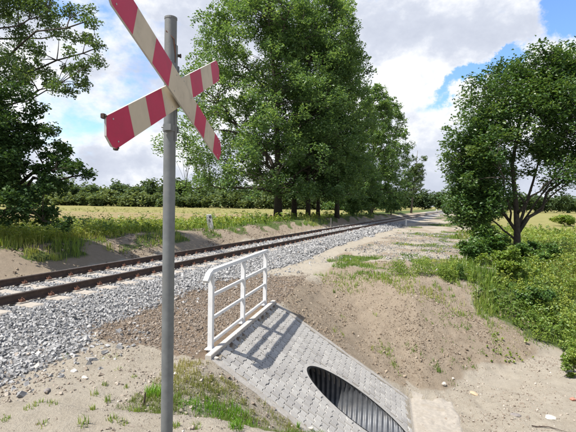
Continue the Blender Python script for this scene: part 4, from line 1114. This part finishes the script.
def blades(P, ht, rng, width=.006, lean=.35):
    n = len(P); a = rng.uniform(0, 2*pi, n); d = np.stack([np.cos(a), np.sin(a), np.zeros(n)], -1)
    s = np.stack([-np.sin(a), np.cos(a), np.zeros(n)], -1)*(width*np.ones(n))[:, None]
    l = (rng.random(n)*lean)[:, None]; h = ht[:, None]; zv = np.array([0, 0, 1.])
    m_ = P+zv*h*.55+d*h*l*.35; t_ = P+zv*h*(1-.25*l)+d*h*l*1.25
    V = np.stack([P-s, P+s, m_+s*.75, m_-s*.75, t_], 1)
    idx = np.arange(n)[:, None]*5
    Lq = np.concatenate([idx+np.array([0, 1, 2, 3]), idx+np.array([3, 2, 4])], 1).ravel()
    return V.reshape(-1, 3), Lq, np.tile([4, 3], n)
def grass(name, label, mask, n, Y0, Y1, hr, per, mat, seed, x0=-40, x1=616, w0=.004, rad=.05):
    rng = np.random.default_rng(seed); X, Y = sample_view(n, rng, Y0, Y1, x0, x1)
    k = mask(X, Y) > rng.uniform(.25, 1, n); X, Y = X[k], Y[k]; m = len(X)
    if m == 0: return
    ht = np.repeat(rng.uniform(hr[0], hr[1], m)*np.clip(.4+1.2*fbm(X*.9, Y*.9, 2, seed), .5, 1.5), per)*rng.uniform(.5, 1.15, m*per)
    nn_, tt_ = nt_of(X, Y); ht = ht*np.repeat(np.where(nn_ > 1.0, .35+.65*sstep(nn_, 1.2, 4.2), 1), per)
    sc = np.clip(np.repeat(Y, per)/6, .6, 6)
    XX = np.repeat(X, per)+rng.normal(0, rad, m*per)*sc**.5; YY = np.repeat(Y, per)+rng.normal(0, rad, m*per)*sc**.5
    a, b = ab_of(XX, YY); kk = ~((a > -.3) & (a < SLA) & (b > -.03) & (b < SLW+.03)); XX, YY, ht, sc = XX[kk], YY[kk], ht[kk], sc[kk]
    P = np.stack([XX, YY, H(XX, YY)-.008], -1)
    t = np.clip(np.repeat(fbm(X*.5+3, Y*.5, 3, seed+2)*1.9-.45, per)[kk]+rng.normal(0, .14, len(P)), 0, 1)
    V, Lq, Cn = blades(P, ht, rng, w0*sc)
    obj(name, mesh_np(name, V, Lq, Cn, M[mat], fattrs={'tint': np.repeat(t, 2)}), None, kind='stuff', label=label, category='grass')
def mstrip(X, Y):
    z = zones(X, Y); n, t = nt_of(X, Y); a, b = ab_of(X, Y)
    crest = sstep(b, 6.0, 7.2)*(1-sstep(b, 9.5, 11))*sstep(a, -.5, 1.0)*sstep(fbm(X*1.2, Y*1.2, 3, 95), .44, .58)*.9
    return np.maximum(z['green']*(n > -5.4)*(n < 1.2), crest)
def mbank(X, Y):
    z = zones(X, Y); a, b = ab_of(X, Y); n, t = nt_of(X, Y)
    spk = (vnoise(X*3.1, Y*3.1, 57) > .80)*.45*z['soil']*(b > 1.9)*(a > .3)*(n > -4)
    return spk+z['soil']*(b > 2)*.8*sstep(a+1.2*(fbm(X, Y, 2, 4)-.5), 2.2, 5.2)*sstep(fbm(X*1.3, Y*1.3, 3, 71), .46, .6)
def mhollow(X, Y):
    a, b = ab_of(X, Y); return sstep(a, -.55, -.1)*(1-sstep(a, 1.8, 2.4))*sstep(b, -2.0, -1.75)*(1-sstep(b, -.12, -.04))*sstep(fbm(X*2.2, Y*2.2, 3, 72), .32, .50)
def mbright(X, Y):
    a, b = ab_of(X, Y); ax, bx = .10, -1.12; dx, dy = .58, .42; L2 = dx*dx+dy*dy
    u = np.clip(((a-ax)*dx+(b-bx)*dy)/L2, 0, 1); d = np.hypot(a-ax-u*dx, b-bx-u*dy)
    return (1-sstep(d+.25*(fbm(X*3, Y*3, 2, 73)-.5), .10, .24))
grass('strip_grass', 'low grass patches on the gravel strip beside the track', mstrip, 7000, 11, 70, (.05, .16), 9, 'grass', 501, 260, 540)
grass('verge_grass', 'tall grass among the weeds on the right-hand verge', mright, 8000, 7.2, 60, (.14, .5), 8, 'grass', 502, 400, 630)
grass('verge_dry_grass', 'pale straw-coloured grass stems on the right-hand verge', lambda X, Y: mright(X, Y)*sstep(fbm(X*.5, Y*.5, 3, 29), .44, .56), 3000, 8.5, 60, (.2, .6), 6, 'dry', 508, 400, 630)
grass('bank_grass', 'sparse thin grass on the dug soil bank of the ditch', mbank, 6000, 8, 15, (.04, .12), 8, 'grass', 503, 330, 600, rad=.03)
grass('hollow_grass', 'sparse olive grass on the slope left of the paved apron', mhollow, 8000, 3.4, 6.6, (.025, .07), 8, 'dry', 504, 120, 330, w0=.0035, rad=.025)
grass('bright_grass', 'bright green fresh grass patch behind the sign pole', mbright, 4200, 3.2, 5.2, (.05, .12), 10, 'bright', 505, 100, 330, w0=.0035, rad=.03)
grass('bank_verge_grass', 'yellowish grass along the bank beyond the track', lambda X, Y: (lambda n, z: z['green']*(n < -10.9)*(n > -22))(nt_of(X, Y)[0], zones(X, Y)), 8000, 12, 70, (.10, .42), 9, 'grass', 506, -40, 440)
grass('field_grass', 'yellow-green meadow grass of the field beyond the weeds', lambda X, Y: (lambda n, z: z['field']*(n < -17)*(n > -90))(nt_of(X, Y)[0], zones(X, Y)), 6500, 20, 160, (.15, .4), 6, 'dry', 507, -40, 330)

# ------------------------------------------------------------------ single small things
def tuft(P, r, ht, n, mat, seed, label, group=None, name='grass_tuft', w=.0035):
    rng = np.random.default_rng(seed)
    ra = r*.85*np.sqrt(rng.random(n)); an = rng.uniform(0, 2*pi, n); X = P[0]+ra*np.cos(an); Y = P[1]+ra*np.sin(an); Q = np.stack([X, Y, H(X, Y)-.01], -1)-np.array([P[0], P[1], P[2]])
    V, Lq, Cn = blades(Q, ht*rng.uniform(.5, 1.1, n), rng, w, .6)
    me = mesh_np(name, V, Lq, Cn, M[mat], fattrs={'tint': np.repeat(np.clip(rng.normal(.45, .25, n), 0, 1), 2)})
    o = obj(name, me, None, label=label, category='grass'); o.location = tuple(P)
    if group: o['group'] = group
tuft(on_ground(154, 396), .12, .14, 150, 'bright', 601, 'bright green grass tuft just left of the sign pole')
tuft(on_ground(62, 358), .10, .035, 40, 'bright', 602, 'small flat green tuft at the edge of the brown gravel, far left')
tuft(on_ground(110, 357), .16, .04, 60, 'grass', 603, 'wide sparse tuft on sand below the brown gravel, left of the pole')
SG = 'small tufts on the sand by the pole'
for i, (x, y, r, h) in enumerate([(95, 396, .05, .08), (107, 402, .04, .09), (83, 424, .06, .09), (92, 410, .03, .06), (135, 412, .06, .08), (112, 420, .05, .07), (122, 425, .05, .06), (30, 408, .06, .05), (52, 404, .06, .05), (38, 404, .05, .05), (118, 370, .07, .04), (134, 378, .05, .05), (126, 388, .03, .06), (176, 427, .04, .07), (196, 428, .05, .06), (5, 420, .05, .05), (42, 425, .05, .05), (105, 385, .04, .06)]):
    tuft(on_ground(x, y), r, h, 26, 'grass', 620+i, 'small sparse grass tuft on the pale sand left of the paving', SG)
tuft(on_ground(236, 427), .07, .10, 60, 'bright', 641, 'green tuft at the bottom edge beside the paving')
tuft(on_ground(298, 428), .02, .10, 30, 'bright', 642, 'narrow tuft against the lower left edge of the paving')
# clump of weeds on the crest of the soil bank
for i, (x, y, wp, hp, n) in enumerate([(398, 274, 26, 14, 900), (421, 275, 30, 17, 1100), (445, 277, 22, 10, 1300), (460, 278, 11, 13, 800)]):
    p = on_ground(x, y); rng = np.random.default_rng(650+i); R = wp/2/F*p[1]; ht = hp/F*p[1]
    f = rng.random(n)**.8; an = rng.uniform(0, 2*pi, n); rd = R*rng.random(n)**.5*(1-.5*f)
    Q = np.stack([rd*np.cos(an), rd*np.sin(an), f*ht*rng.uniform(.6, 1.2, n)+.01], -1); Q[:, 2] += H(p[0]+Q[:, 0], p[1]+Q[:, 1])-p[2]
    me = leaf_mesh('weed_clump', Q, .055*rng.uniform(.6, 1.4, n), M['weed' if i != 3 else 'weedd'], rng, upbias=.3, aspect=.38)
    o = obj('weed_clump', me, None, category='weed', label=['leafy weed clump on the soil bank crest, leftmost of four', 'largest leafy weed clump on the soil bank crest', 'low flat weed clump right of the largest on the crest', 'narrow upright dark weed at the right end of the crest'][i]); o.location = tuple(p)
def stone(x, y, size, mat, label, seed, flat=.5):
    import bmesh
    p = on_ground(x, y); bm = bmesh.new(); bmesh.ops.create_icosphere(bm, subdivisions=2, radius=.5)
    for v in bm.verts:
        k = 1+.35*mnoise.noise(v.co*2.2+Vector((seed*3.1, seed, 0))); v.co = Vector((v.co.x*k*size[0], v.co.y*k*size[1], max(-.3, v.co.z)*k*size[2]))
    me = bpy.data.meshes.new('stone'); bm.to_mesh(me); bm.free(); me.materials.append(mat)
    o = obj('stone', me, None, label=label, category='stone'); o.location = (p[0], p[1], p[2]+size[2]*.15); o.rotation_euler = (0, 0, seed*.7)
M['st_white'] = simple_mat('pale_stone', (.52, .48, .42), .9, .1, 20, .004, 40)
M['st_tan'] = simple_mat('tan_stone', (.44, .34, .23), .9, .15, 20, .004, 40)
M['st_grey'] = simple_mat('grey_stone', (.22, .2, .19), .9, .2, 20, .004, 40)
M['st_red'] = simple_mat('brick_stone', (.42, .2, .15), .9, .15, 20, .004, 40)
stone(444, 385, (.13, .09, .08), M['st_white'], 'white stone at the foot of the soil bank, larger of the pair', 1)
stone(453, 379, (.07, .06, .05), M['st_white'], 'small white stone just above the larger white stone', 2)
stone(474, 394, (.20, .12, .07), M['st_tan'], 'flat tan stone on the ditch floor', 3)
stone(516, 416, (.18, .11, .07), M['st_grey'], 'dark grey stone on the ditch floor', 4)
stone(551, 418, (.22, .16, .06), M['st_white'], 'broad pale stone at the bottom right corner', 5)
stone(573, 400, (.12, .10, .07), M['st_red'], 'reddish stone at the right edge of the ditch', 6)
stone(47, 391, (.09, .06, .04), M['st_grey'], 'dark stone on the sand at the far left', 7)
stone(85, 378, (.11, .06, .03), M['st_white'], 'pale flat stone on the sand left of the pole', 8)
stone(311, 429, (.07, .05, .04), M['st_white'], 'white pebble beside the lower edge of the paving', 9)
stone(216, 359, (.09, .06, .045), M['st_white'], 'white stone at the left end of the kerb', 10)
def stake():
    p = on_ground(144, 406); mb = MB(); mb.tube([(0, 0, -.06), (.004, 0, .06), (.012, .004, .125), (.016, .004, .14)], [.011, .010, .008, .003], 7)
    o = mb.build('wooden_stake', M['wood'], None, label='thin dark stick standing in the sand by the pole', category='stick'); o.location = tuple(p)
stake()
def twig(x, y, ln, rz, label):
    p = on_ground(x, y); mb = MB(); pts = [(ln*(f-.5), .03*sin(5*f), .012+.012*sin(3*f)) for f in np.linspace(0, 1, 7)]
    pts = [(q[0], q[1], q[2]+Hs(p[0]+q[0]*cos(rz)-q[1]*sin(rz), p[1]+q[0]*sin(rz)+q[1]*cos(rz))-p[2]) for q in pts]
    mb.tube(pts, [.010, .010, .009, .008, .007, .005, .003], 6)
    o = mb.build('twig', M['wood'], None, label=label, category='twig'); o.location = tuple(p); o.rotation_euler = (0, 0, rz)
twig(549, 429, .5, -.5, 'dry brown twig on the ditch floor, bottom right')
print('tris', sum(len(o.data.loops)-2*len(o.data.polygons) for o in bpy.data.objects if o.type == 'MESH' and o.data.users == 1))
